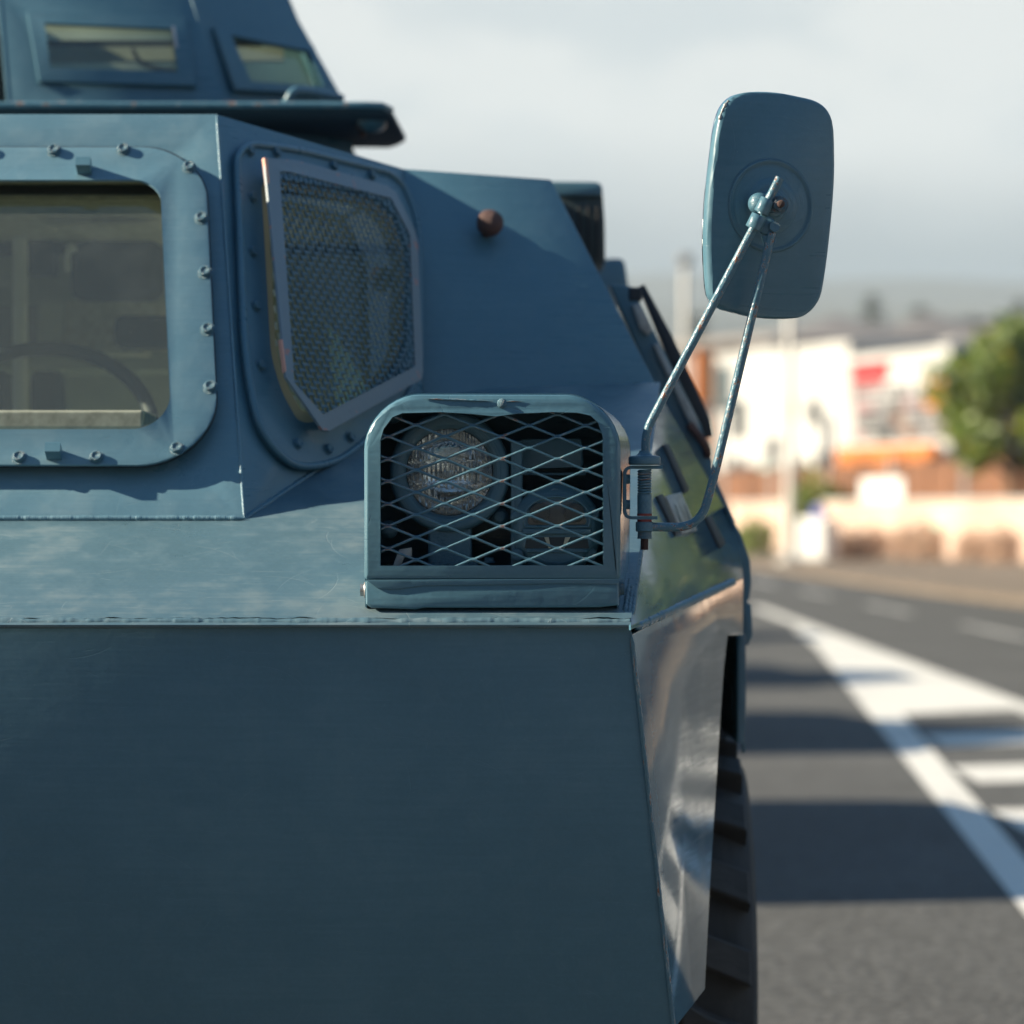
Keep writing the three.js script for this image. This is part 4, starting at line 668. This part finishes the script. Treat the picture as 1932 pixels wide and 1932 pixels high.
  part('spring', sweep(hx, 0.0021, 7), M.worn, br, 'coil spring on the mirror pivot');
  col([[0.0115, 932], [0.0122, 934], [0.0122, 971], [0.0124, 973]], M.thick, 'pivot_sleeve');
  col([[0.0126, 969], [0.0126, 973.5]], M.redoxide, 'primer_ring'); col([[0.0124, 980], [0.0124, 986]], M.redoxide, 'primer_ring');
  col([[0, 1003], [0.0142, 1003], [0.0150, 1001], [0.0150, 986], [0.0142, 984.5], [0, 984.5]], M.thick, 'arm_lug');
  part('pivot_nut', hex(ax(1016.5), V(0, 1, 0), 0.0138, 0.0122), M.worn, br);
  const th = []; for (let k = 0; k <= 22; k++) th.push([k & 1 ? 0.0070 : 0.0060, 1037 - k]); col([[0, 1038], ...th], M.rust, 'pivot_thread', 'rusty threaded end of the pivot');
}

// ================================================================= OTHER VEHICLES (parked in line behind, known from their shadows)
{
  const car = thing('parked_car', 'grey car parked in line behind the armoured truck', 'car', V(-0.35, 0, -14.2), 0, 'cars parked in line behind the truck');
  const side = new THREE.Shape([[-2.1, 0.3], [-2.1, 0.75], [-1.95, 0.88], [-1.0, 0.98], [-0.45, 1.44], [1.05, 1.47], [1.75, 1.0], [2.05, 0.92], [2.12, 0.35]].map(([x, y]) => new THREE.Vector2(x, y)));
  const bd = new THREE.ExtrudeGeometry(side, { depth: 1.6, bevelEnabled: true, bevelThickness: 0.06, bevelSize: 0.05, bevelSegments: 3 }); bd.translate(0, 0, -0.8); bd.rotateY(-Math.PI / 2); raw('body', bd, M.carGrey, car);
  for (const s of [-1, 1]) { const w = new THREE.Shape([[-0.85, 1.02], [-0.42, 1.38], [0.98, 1.4], [1.45, 1.04]].map(([x, y]) => new THREE.Vector2(x, y))), g = new THREE.ExtrudeGeometry(w, { depth: 0.012, bevelEnabled: false }); g.rotateY(-Math.PI / 2); g.translate(s * 0.864 + 0.006, 0, 0); raw('side_window', g, M.pane, car); }
  for (const [x, z] of [[-0.78, -1.3], [0.78, -1.3], [-0.78, 1.3], [0.78, 1.3]]) { const w = new THREE.Group(); w.name = 'wheel'; w.position.set(x, 0.31, z); car.add(w); raw('tyre', lathe([[0.2, -0.1], [0.3, -0.1], [0.31, 0], [0.3, 0.1], [0.2, 0.1]], 28, V(0, 0, 0), V(1, 0, 0)), M.tyre, w); raw('rim', lathe([[0, -0.06], [0.2, -0.09], [0.2, 0.09], [0, 0.06]], 20, V(0, 0, 0), V(1, 0, 0)), M.steel, w); }
  for (const z of [-21.6, -29, -38.4]) copyThing(car, 'parked_car', null, V(-0.4 - 0.01 * z, 0, z));
}
// ================================================================= BACKGROUND
{
  // boundary wall along the far side of the road
  const w0 = V(9.0, 0, -130), w1 = V(31, 0, -16), dir = w1.clone().sub(w0), L = dir.length(); dir.normalize();
  const wl = thing('boundary_wall', 'long cream plastered wall along the far side of the road', 'wall', w0.clone().lerp(w1, 0.5), Math.atan2(-dir.z, dir.x));
  const wallPink = std({ name: 'faded_pink_plaster', map: M.plasterWhite.map, color: rgb(0.95, 0.76, 0.66), roughness: 0.9 }), nP = 30; for (let k = 0; k < nP; k++) { const x = -L / 2 + (k + 0.5) * L / nP; raw('wall_panel', boxUV(box(L / nP - 0.02, 1.82, 0.24, x, 0.91, 0)), k < 9 ? M.plasterCream : k % 3 ? wallPink : M.plasterCream, wl); raw('coping', boxUV(box(L / nP - 0.02, 0.10, 0.34, x, 1.87, 0, 0.02)), M.plasterWhite, wl); }
  raw('painted_patch', box(2.0, 0.6, 0.01, -L / 2 + 27, 1.35, 0.126), M.green, wl);
  // terracotta wall behind it
  const q0 = P(1330, 966, 142).setY(0), q1 = P(2300, 966, 84).setY(0), tl = q0.distanceTo(q1), tw = thing('terracotta_wall', 'rust brown wall standing behind the cream wall', 'wall', q0.clone().lerp(q1, 0.5), Math.atan2(-(q1.z - q0.z), q1.x - q0.x));
  for (let k = 0; k < 14; k++) { const pw = tl / 14, x = -tl / 2 + (k + 0.5) * pw; raw('wall_panel', boxUV(box(pw - 0.5, 3.25, 0.3, x, 1.62, 0)), M.terracotta, tw); raw('pier', boxUV(box(0.5, 3.4, 0.42, x - pw / 2, 1.7, 0)), k % 2 ? M.roofGrey : M.terracotta, tw); }
  // buildings
  function building(name, label, pxL, dL, pxR, dR, topPx, depth, mat, cat = 'building') {
    const a = P(pxL, 966, dL).setY(0), b = P(pxR, 966, dR).setY(0), w = a.distanceTo(b), h = EYE + (966 - topPx) / FP * (dL + dR) / 2, g = thing(name, label, cat, a.clone().lerp(b, 0.5), Math.atan2(-(b.z - a.z), b.x - a.x));
    raw('wall', boxUV(box(w, h, depth, 0, h / 2, -depth / 2)), mat, g);
    raw('parapet', boxUV(merge([box(w + 0.3, 0.3, 0.35, 0, h + 0.1, -0.1), box(0.35, 0.3, depth, -w / 2, h + 0.1, -depth / 2 - 0.1), box(0.35, 0.3, depth, w / 2, h + 0.1, -depth / 2 - 0.1)])), mat, g);
    g.userData.size = [w, h]; return { g, w, h };
  }
  const win = (b, x, y, w, h, mat = M.pane) => { const f = raw('window', boxUV(merge([box(w + 0.16, 0.1, 0.16, x, y + h / 2, 0.02), box(w + 0.2, 0.12, 0.24, x, y - h / 2, 0.04), box(0.1, h, 0.16, x - w / 2, y, 0.02), box(0.1, h, 0.16, x + w / 2, y, 0.02), box(0.05, h, 0.1, x, y, 0.02)])), M.plasterGrey, b.g); raw('pane', box(w, h, 0.03, x, y, 0.012), mat, f); };
  const b1 = building('white_building', 'plain white two storey building left of the red sign', 1352, 152, 1602, 139, 668, 14, M.plasterWhite);
  win(b1, -b1.w / 2 + 2.6, 5.9, 1.5, 1.7); win(b1, -b1.w / 2 + 2.4, 3.6, 1.2, 1.0); win(b1, -b1.w / 2 + 5.6, 3.2, 1.5, 1.2, M.teal); win(b1, 1.2, 6.2, 0.8, 0.8); win(b1, 2.2, 3.4, 1.2, 0.9, M.teal);
  for (const [x, y] of [[-3.2, 3.2], [-0.6, 4.4], [3.6, 6.0], [4.4, 3.6]]) win(b1, x, y, 1.1, 1.0);
  const b2 = building('shop_building', 'white shop building with a red sign and cluttered front', 1604, 137, 1792, 128, 674, 12, M.plasterWhite);
  raw('red_sign', box(b2.w * 0.36, 0.75, 0.12, -b2.w * 0.27, b2.h - 0.5, 0.1), M.red, b2.g);
  raw('red_sign', box(b2.w * 0.30, 0.14, 0.10, -b2.w * 0.29, b2.h - 1.05, 0.09), M.red, b2.g);
  raw('fascia', boxUV(box(b2.w * 0.94, 0.9, 0.06, 0.1, b2.h - 1.25, 0.03)), M.whiteGloss, b2.g);
  { const r = rng(5), cols = [M.plasterGrey, M.pane, M.terracotta, M.plasterGrey, std({ name: 'pink_poster', color: rgb(0.26, 0.15, 0.16), roughness: 0.6 }), std({ name: 'grey_poster', color: rgb(0.10, 0.10, 0.11), roughness: 0.6 })];
    for (let i = 0; i < 9; i++) for (let j = 0; j < 4; j++) { const w = b2.w / 9.6, x = -b2.w / 2 + 0.4 + (i + 0.5) * w, y = 4.75 + j * 0.62, m = i > 6 && j > 1 ? M.orange : cols[(r() * cols.length) | 0]; raw('display_panel', box(w * (0.7 + 0.3 * r()), 0.46 + 0.14 * r(), 0.06, x, y, 0.04), m, b2.g); } }
  raw('orange_sign', boxUV(box(b2.w * 0.98, 1.0, 0.35, -0.1, 3.75, 0.5)), M.orange, b2.g);
  for (let k = 0; k < 12; k++) raw('sign_stroke', box(0.11, 0.42 + 0.12 * (k % 3), 0.03, -b2.w * 0.42 + k * b2.w * 0.075, 3.75, 0.69), M.terracotta, b2.g);
  raw('awning', boxUV(box(b2.w * 0.95, 0.08, 0.6, -0.1, 3.1, 0.35)), M.plasterCream, b2.g);
  const b3 = building('long_warehouse', 'long low building with a grey brown roof behind the white building', 1240, 235, 1630, 210, 652, 30, M.plasterGrey);
  raw('roof', boxUV(box(b3.w + 1, 0.5, 14, 0, b3.h + 0.45, -6)), M.roofGrey, b3.g);
  const cut = (name, label, x0, d0, x1, d1, top, dep, mat, roofMat) => { const b = building(name, label, x0, d0, x1, d1, top, dep, mat); const rg = new THREE.CylinderGeometry(0.02, 0.72, 1.6, 4, 1); rg.rotateY(Math.PI / 4); rg.scale(b.w * 1.05, 1, dep * 1.05); rg.translate(0, b.h + 0.9, -dep / 2); raw('roof', rg, roofMat, b.g); for (let k = 0; k < 3; k++) win(b, -b.w / 2 + b.w * (k + 0.5) / 3, b.h * 0.72, 1.0, 1.2); return b; };
  cut('townhouse', 'grey house with a pitched roof showing above the white building', 1400, 178, 1462, 172, 652, 9, M.plasterGrey, M.roofGrey);
  cut('townhouse', 'grey house with a pitched roof above the red sign', 1590, 182, 1640, 178, 646, 9, M.plasterGrey, M.roofGrey);
  cut('townhouse', 'white house with a grey roof behind the shop, beside the tree', 1735, 170, 1800, 165, 655, 9, M.plasterWhite, M.roofGrey);
  building('pale_house', 'pale hazy house between the dark pines', 1655, 330, 1725, 310, 618, 14, M.plasterGrey);
  const b5 = building('pale_row', 'low white building end showing left of the tree', 1794, 150, 1830, 146, 676, 10, M.plasterWhite);
  // totem sign
  const ts = thing('totem_sign', 'tall orange sign pillar left of the white building', 'sign', P(1329, 966, 140).setY(0), 0.5);
  raw('panel', box(0.95, 5.2, 0.3, 0, 6.0, 0, 0.03), M.orange, ts); raw('band', box(0.98, 0.7, 0.32, 0, 5.9, 0), M.plasterCream, ts); raw('stem', box(0.3, 3.5, 0.2, 0, 1.75, 0), M.pole, ts);
  const tp = thing('panel_sign', 'pale teal panel beside the orange sign pillar', 'sign', P(1364, 966, 141).setY(0), 0.4);
  raw('panel', box(0.8, 2.0, 0.2, 0, 7.0, 0, 0.02), M.teal, tp); raw('stem', box(0.2, 6.2, 0.15, 0, 3.1, -0.05), M.pole, tp);
  // poles
  const pl1 = thing('lamp_post', 'tall pale lamp post left of the mirror', 'lamp post', P(1292, 966, 78).setY(0));
  { const h = EYE + (966 - 505) / FP * 78; raw('post', lathe([[0.12, 0], [0.10, 0.4], [0.09, h * 0.5], [0.075, h], [0, h]], 14, V(0, 0, 0), V(0, 1, 0)), M.pole, pl1); raw('lamp_head', lathe([[0.05, 0], [0.17, 0.08], [0.20, 0.2], [0.14, 0.32], [0, 0.36]], 18, V(0, h, 0), V(0, 1, 0)), M.plasterGrey, pl1); }
  const pl2 = thing('flag_pole', 'pale pole standing by the wall below the mirror', 'pole', P(1490, 966, 92).setY(0));
  { const h = EYE + (966 - 470) / FP * 92; const g = lathe([[0.17, 0], [0.15, 0.5], [0.13, h * 0.6], [0.10, h], [0, h]], 14, V(0, 0, 0), V(0, 1, 0)); g.applyMatrix4(new THREE.Matrix4().makeShear(0.028, 0, 0, 0, 0, 0)); raw('post', g, M.pole, pl2); raw('foot', lathe([[0.4, 0], [0.4, 0.12], [0.25, 0.2], [0, 0.2]], 16, V(0, 0, 0), V(0, 1, 0)), M.concrete, pl2); }
  // white cabinet with a blue lid box
  const cb = thing('street_cabinet', 'white street cabinet with a blue box on top, in front of the wall', 'cabinet', P(1543, 966, 98).setY(0), -0.75);
  raw('body', box(1.08, 1.25, 0.7, 0, 0.68, 0, 0.05), M.whiteGloss, cb); raw('plinth', box(1.0, 0.08, 0.62, 0, 0.04, 0), M.concrete, cb); raw('door', box(0.46, 1.05, 0.03, -0.25, 0.70, 0.36, 0.01), M.whiteGloss, cb); raw('door', box(0.46, 1.05, 0.03, 0.25, 0.70, 0.36, 0.01), M.whiteGloss, cb); raw('top_box', box(0.34, 0.36, 0.3, 0.05, 1.5, 0, 0.03), M.bluePlastic, cb);
  // vans behind the wall
  const van = thing('white_van', 'white box van parked under the orange sign, left of two', 'van', P(1722, 966, 113).setY(0), -1.25);
  { const s = new THREE.Shape([[-2.6, 0.4], [-2.6, 2.85], [1.2, 2.85], [1.55, 2.0], [2.5, 1.5], [2.6, 0.45]].map(([x, y]) => new THREE.Vector2(x, y))), g = new THREE.ExtrudeGeometry(s, { depth: 1.8, bevelEnabled: true, bevelThickness: 0.08, bevelSize: 0.06, bevelSegments: 3 }); g.translate(0, 0, -0.9); raw('body', g, M.whiteGloss, van);
    raw('windscreen', (() => { const q = box(0.04, 0.9, 1.5, 0, 0, 0); q.rotateZ(0.42); q.translate(1.46, 2.25, 0); return q; })(), M.pane, van); for (const z of [-0.985, 0.985]) raw('side_window', box(0.7, 0.5, 0.02, 1.3, 1.75, z), M.pane, van);
    for (const [x, z] of [[-1.6, 0.85], [1.6, 0.85], [-1.6, -0.85], [1.6, -0.85]]) raw('wheel', lathe([[0.15, -0.1], [0.36, -0.1], [0.38, 0], [0.36, 0.1], [0.15, 0.1]], 24, V(x, 0.38, z), V(0, 0, 1)), M.tyre, van); }
  van.scale.setScalar(0.93); copyThing(van, 'white_van', 'white box van parked under the orange sign, right of two', P(1792, 966, 111).setY(0), -1.25).scale.setScalar(0.93);

  const ab = thing('added_shading_block', 'plain grey block added unseen behind the camera to shade the truck front', 'building', V(6, 0, 26), Math.PI);  // unseen block, added to cut low sky light on the truck front
  raw('wall', boxUV(box(64, 13, 12, 0, 6.5, -6)), M.plasterGrey, ab); for (let k = 0; k < 14; k++) for (let j = 0; j < 4; j++) { const w = raw('window', box(1.7, 1.6, 0.1, -29 + k * 4.5, 2.0 + j * 3, 0.03), M.concrete, ab); raw('pane', box(1.5, 1.4, 0.04, 0, 0, 0.05), M.pane, w); w.geometry.translate(0, 0, 0); const c = w.children[0]; c.position.set(-29 + k * 4.5, 2.0 + j * 3, 0.03); }
  // foliage
  function leaves(n, seed, place, size, tint) {
    const r = rng(seed), pos = new Float32Array(n * 12 * 1), nor = new Float32Array(n * 12), col = new Float32Array(n * 12), idx = [];
    for (let i = 0; i < n; i++) {
      const { p, k } = place(r), u = V(r() - 0.5, r() - 0.5, r() - 0.5).normalize(), v = V(r() - 0.5, r() - 0.5, r() - 0.5).cross(u).normalize(), s = size * (0.6 + 0.8 * r()), c = tint(r, k), nn = u.clone().cross(v);
      [[-1, 0], [0, -0.5], [1, 0], [0, 0.5]].forEach(([a, b], q) => { const w = p.clone().addScaledVector(u, a * s).addScaledVector(v, b * s), o = (i * 4 + q) * 3; pos.set(w.toArray(), o); nor.set(nn.toArray(), o); col.set(c, o); });
      idx.push(i * 4, i * 4 + 1, i * 4 + 2, i * 4, i * 4 + 2, i * 4 + 3);
    }
    const g = new THREE.BufferGeometry(); g.setAttribute('position', new THREE.BufferAttribute(pos, 3)); g.setAttribute('normal', new THREE.BufferAttribute(nor, 3)); g.setAttribute('color', new THREE.BufferAttribute(col, 3)); g.setIndex(idx); return g;
  }
  function clumps(n, seed, rx, ry, rz, y0) { const r = rng(seed), c = []; for (let i = 0; i < n; i++) { const a = r() * 6.283, e = Math.acos(1 - 1.75 * r()), q = 0.55 + 0.45 * r(); c.push({ p: V(rx * q * Math.sin(e) * Math.cos(a), y0 + ry * q * Math.cos(e), rz * q * Math.sin(e) * Math.sin(a)), s: 0.45 + 0.4 * r() }); } return c; }
  function tree(name, label, pos, H0, W0, seed, group) {
    const t = thing(name, label, 'tree', pos, 0, group), cl = clumps(46, seed, W0, H0 * 0.35, W0, H0 * 0.62), gs = [sweep([V(0, 0, 0), V(0.05, H0 * 0.2, 0.05), V(-0.05, H0 * 0.42, 0)], (s) => 0.24 - 0.03 * s, 10)];
    cl.slice(0, 12).forEach((c) => gs.push(sweep([V(-0.03, H0 * 0.34, 0), V(c.p.x * 0.45, lerp(H0 * 0.34, c.p.y, 0.55), c.p.z * 0.45), c.p], (s) => Math.max(0.02, 0.09 - 0.02 * s), 6)));
    raw('trunk', merge(gs), M.bark, t);
    raw('crown', leaves(6800, seed + 1, (r) => { const c = cl[(r() * cl.length) | 0], d = V(r() - 0.5, r() - 0.5, r() - 0.5).normalize().multiplyScalar(c.s * W0 * 0.42 * Math.cbrt(r())); return { p: c.p.clone().add(d), k: 0 }; }, 0.19, (r) => { const k = 0.55 + 1.1 * r(), y = r() < 0.12; return y ? [2.0 * k, 1.25 * k, 0.9] : [0.95 * k, 1.05 * k, 1.0 * k]; }), M.leaf, t);
    return t;
  }
  const t0 = tree('leafy_tree', 'bright green leafy tree at the right edge above the wall', P(1908, 966, 99).setY(0), 7.6, 2.35, 300);
  const more = [[V(13.6, 0, -59), 1.35], [V(14.3, 0, -52), 1.5], [V(15.2, 0, -46), 1.4], [V(16.0, 0, -40), 1.55], [V(16.8, 0, -34), 1.4], [V(17.6, 0, -28), 1.5], [V(18.4, 0, -21), 1.4], [V(24.6, 0, -80), 1.8], [V(27, 0, -71), 1.9]];
  more.forEach(([p, s], i) => { const c = copyThing(t0, 'leafy_tree', 'leafy tree standing further along the verge to the right', p, i * 1.3); c.scale.setScalar(s); c.userData.group = 'trees along the verge to the right'; });
  // dry shrubs before the wall
  const sh = thing('dry_shrub', 'dry rust brown shrub growing along the foot of the wall', 'shrub', P(1610, 966, 99).setY(0), 0, 'dry shrubs along the wall');
  raw('foliage', leaves(900, 400, (r) => { const a = r() * 6.283, q = Math.sqrt(r()) * 0.75, y = r() * (1.15 - q * 0.6); return { p: V(q * Math.cos(a), y, q * Math.sin(a)), k: 0 }; }, 0.09, (r) => { const k = 0.5 + r(); return r() < 0.3 ? [1.5 * k, 1.6 * k, 1.5 * k] : [k, k, k]; }), M.dry, sh);
  raw('stem', sweep([V(0, 0, 0), V(0.03, 0.6, 0.02)], 0.03, 6), M.bark, sh);
  { const r = rng(61); for (let k = 0; k < 26; k++) { const t = 0.16 + 0.030 * k + 0.01 * r(), p = w0.clone().lerp(w1, t), o = V(-0.98, 0, -0.19).multiplyScalar(0.7 + 0.9 * r()); const c = copyThing(sh, 'dry_shrub', null, p.add(o), r() * 6); c.scale.set(0.5 + 0.6 * r(), 0.45 + 0.75 * r(), 0.5 + 0.6 * r()); } }
  const gs = copyThing(sh, 'green_shrub', 'small green shrub by the rust brown wall under the white building', P(1540, 966, 118).setY(0), 0); gs.children[0].material = M.leaf; gs.scale.set(1.6, 3.0, 1.6); delete gs.userData.group;
  const gd = copyThing(sh, 'dark_shrub', 'dark shrub at the foot of the cream wall beside the truck', P(1425, 966, 112).setY(0), 1); gd.children[0].material = M.leaf; gd.scale.set(1.0, 1.3, 1.0); delete gd.userData.group;
  // tall conifers in the haze
  const pn = thing('tall_pine', 'tall hazy pine above the red sign', 'tree', P(1645, 966, 300).setY(0));
  { const Hh = 22.5, gs2 = [], r = rng(70); for (let k = 0; k < 22; k++) { const y = 3 + k * 0.88, rad = 4.4 * (1 - k / 25) + 0.5; for (let a = 0; a < 13; a++) { const an = a / 13 * 6.283 + k * 0.35 + r() * 0.3, len = rad * (0.75 + 0.4 * r()), bl = new THREE.ConeGeometry(0.80, len, 5); bl.rotateZ(-Math.PI / 2 - 0.18); bl.translate(len / 2, 0, 0); bl.scale(1, 0.45, 1); bl.rotateY(an); bl.translate(0, y, 0); gs2.push(bl); } } raw('crown', merge(gs2), M.pine, pn); raw('trunk', lathe([[0.4, 0], [0.3, 8], [0.05, Hh], [0, Hh]], 10, V(0, 0, 0), V(0, 1, 0)), M.bark, pn); }
  for (const [x, d, s, l] of [[1735, 315, 1.0, 'tall hazy pine right of the pale house'], [1836, 340, 1.02, 'tall hazy pine left of the leafy tree'], [1925, 300, 0.98, 'tall hazy pine behind the leafy tree at the frame edge'], [1462, 290, 0.78, 'dark pine just below the mirror'], [1318, 240, 0.75, 'dark narrow pine right of the lamp post'], [1560, 380, 1.0, 'faint pine between the pole and the red sign']]) { const c = copyThing(pn, 'tall_pine', l, P(x, 966, d).setY(0), x); c.scale.setScalar(s); }
  // houses on the hazy slope
  const hs = thing('hillside_house', 'small pale house on the hazy hillside', 'house', V(0, 0, 0), 0, 'pale houses on the hazy hillside');
  const hazeWall = std({ name: 'haze_dulled_house_wall', color: rgb(0.20, 0.20, 0.20), roughness: 0.9 }), hazeRoof = std({ name: 'brown_house_roof', color: rgb(0.10, 0.075, 0.065), roughness: 0.9 });  // wall and roof colours dulled towards the hill to suggest haze
  raw('wall', boxUV(box(14, 7, 10, 0, 3.5, 0)), hazeWall, hs); const rf = new THREE.CylinderGeometry(0.01, 8.2, 3, 4, 1); rf.rotateY(Math.PI / 4); rf.scale(1.35, 1, 0.95); rf.translate(0, 8.5, 0); raw('roof', rf, hazeRoof, hs); for (const x of [-4, 0, 4]) raw('window', box(1.4, 1.6, 0.1, x, 4, 5.03), M.pane, hs);
  const slope = (d) => { const v = (d - 430) / 2500; return v * v * 70 + v * 138 * 0.98 - 4; }, spot = (x, d) => V((x - 966) / FP * d, slope(d), -d);
  hs.position.copy(spot(1690, 1150));
  [[1480, 1250], [1545, 1500], [1610, 1900], [1720, 1700], [1765, 1300], [1800, 2050], [1850, 1500], [1895, 1850], [1930, 1250], [1400, 1600], [1665, 2200]].forEach(([x, d], i) => copyThing(hs, 'hillside_house', null, spot(x, d), i));
}
renderer.render(scene, camera);
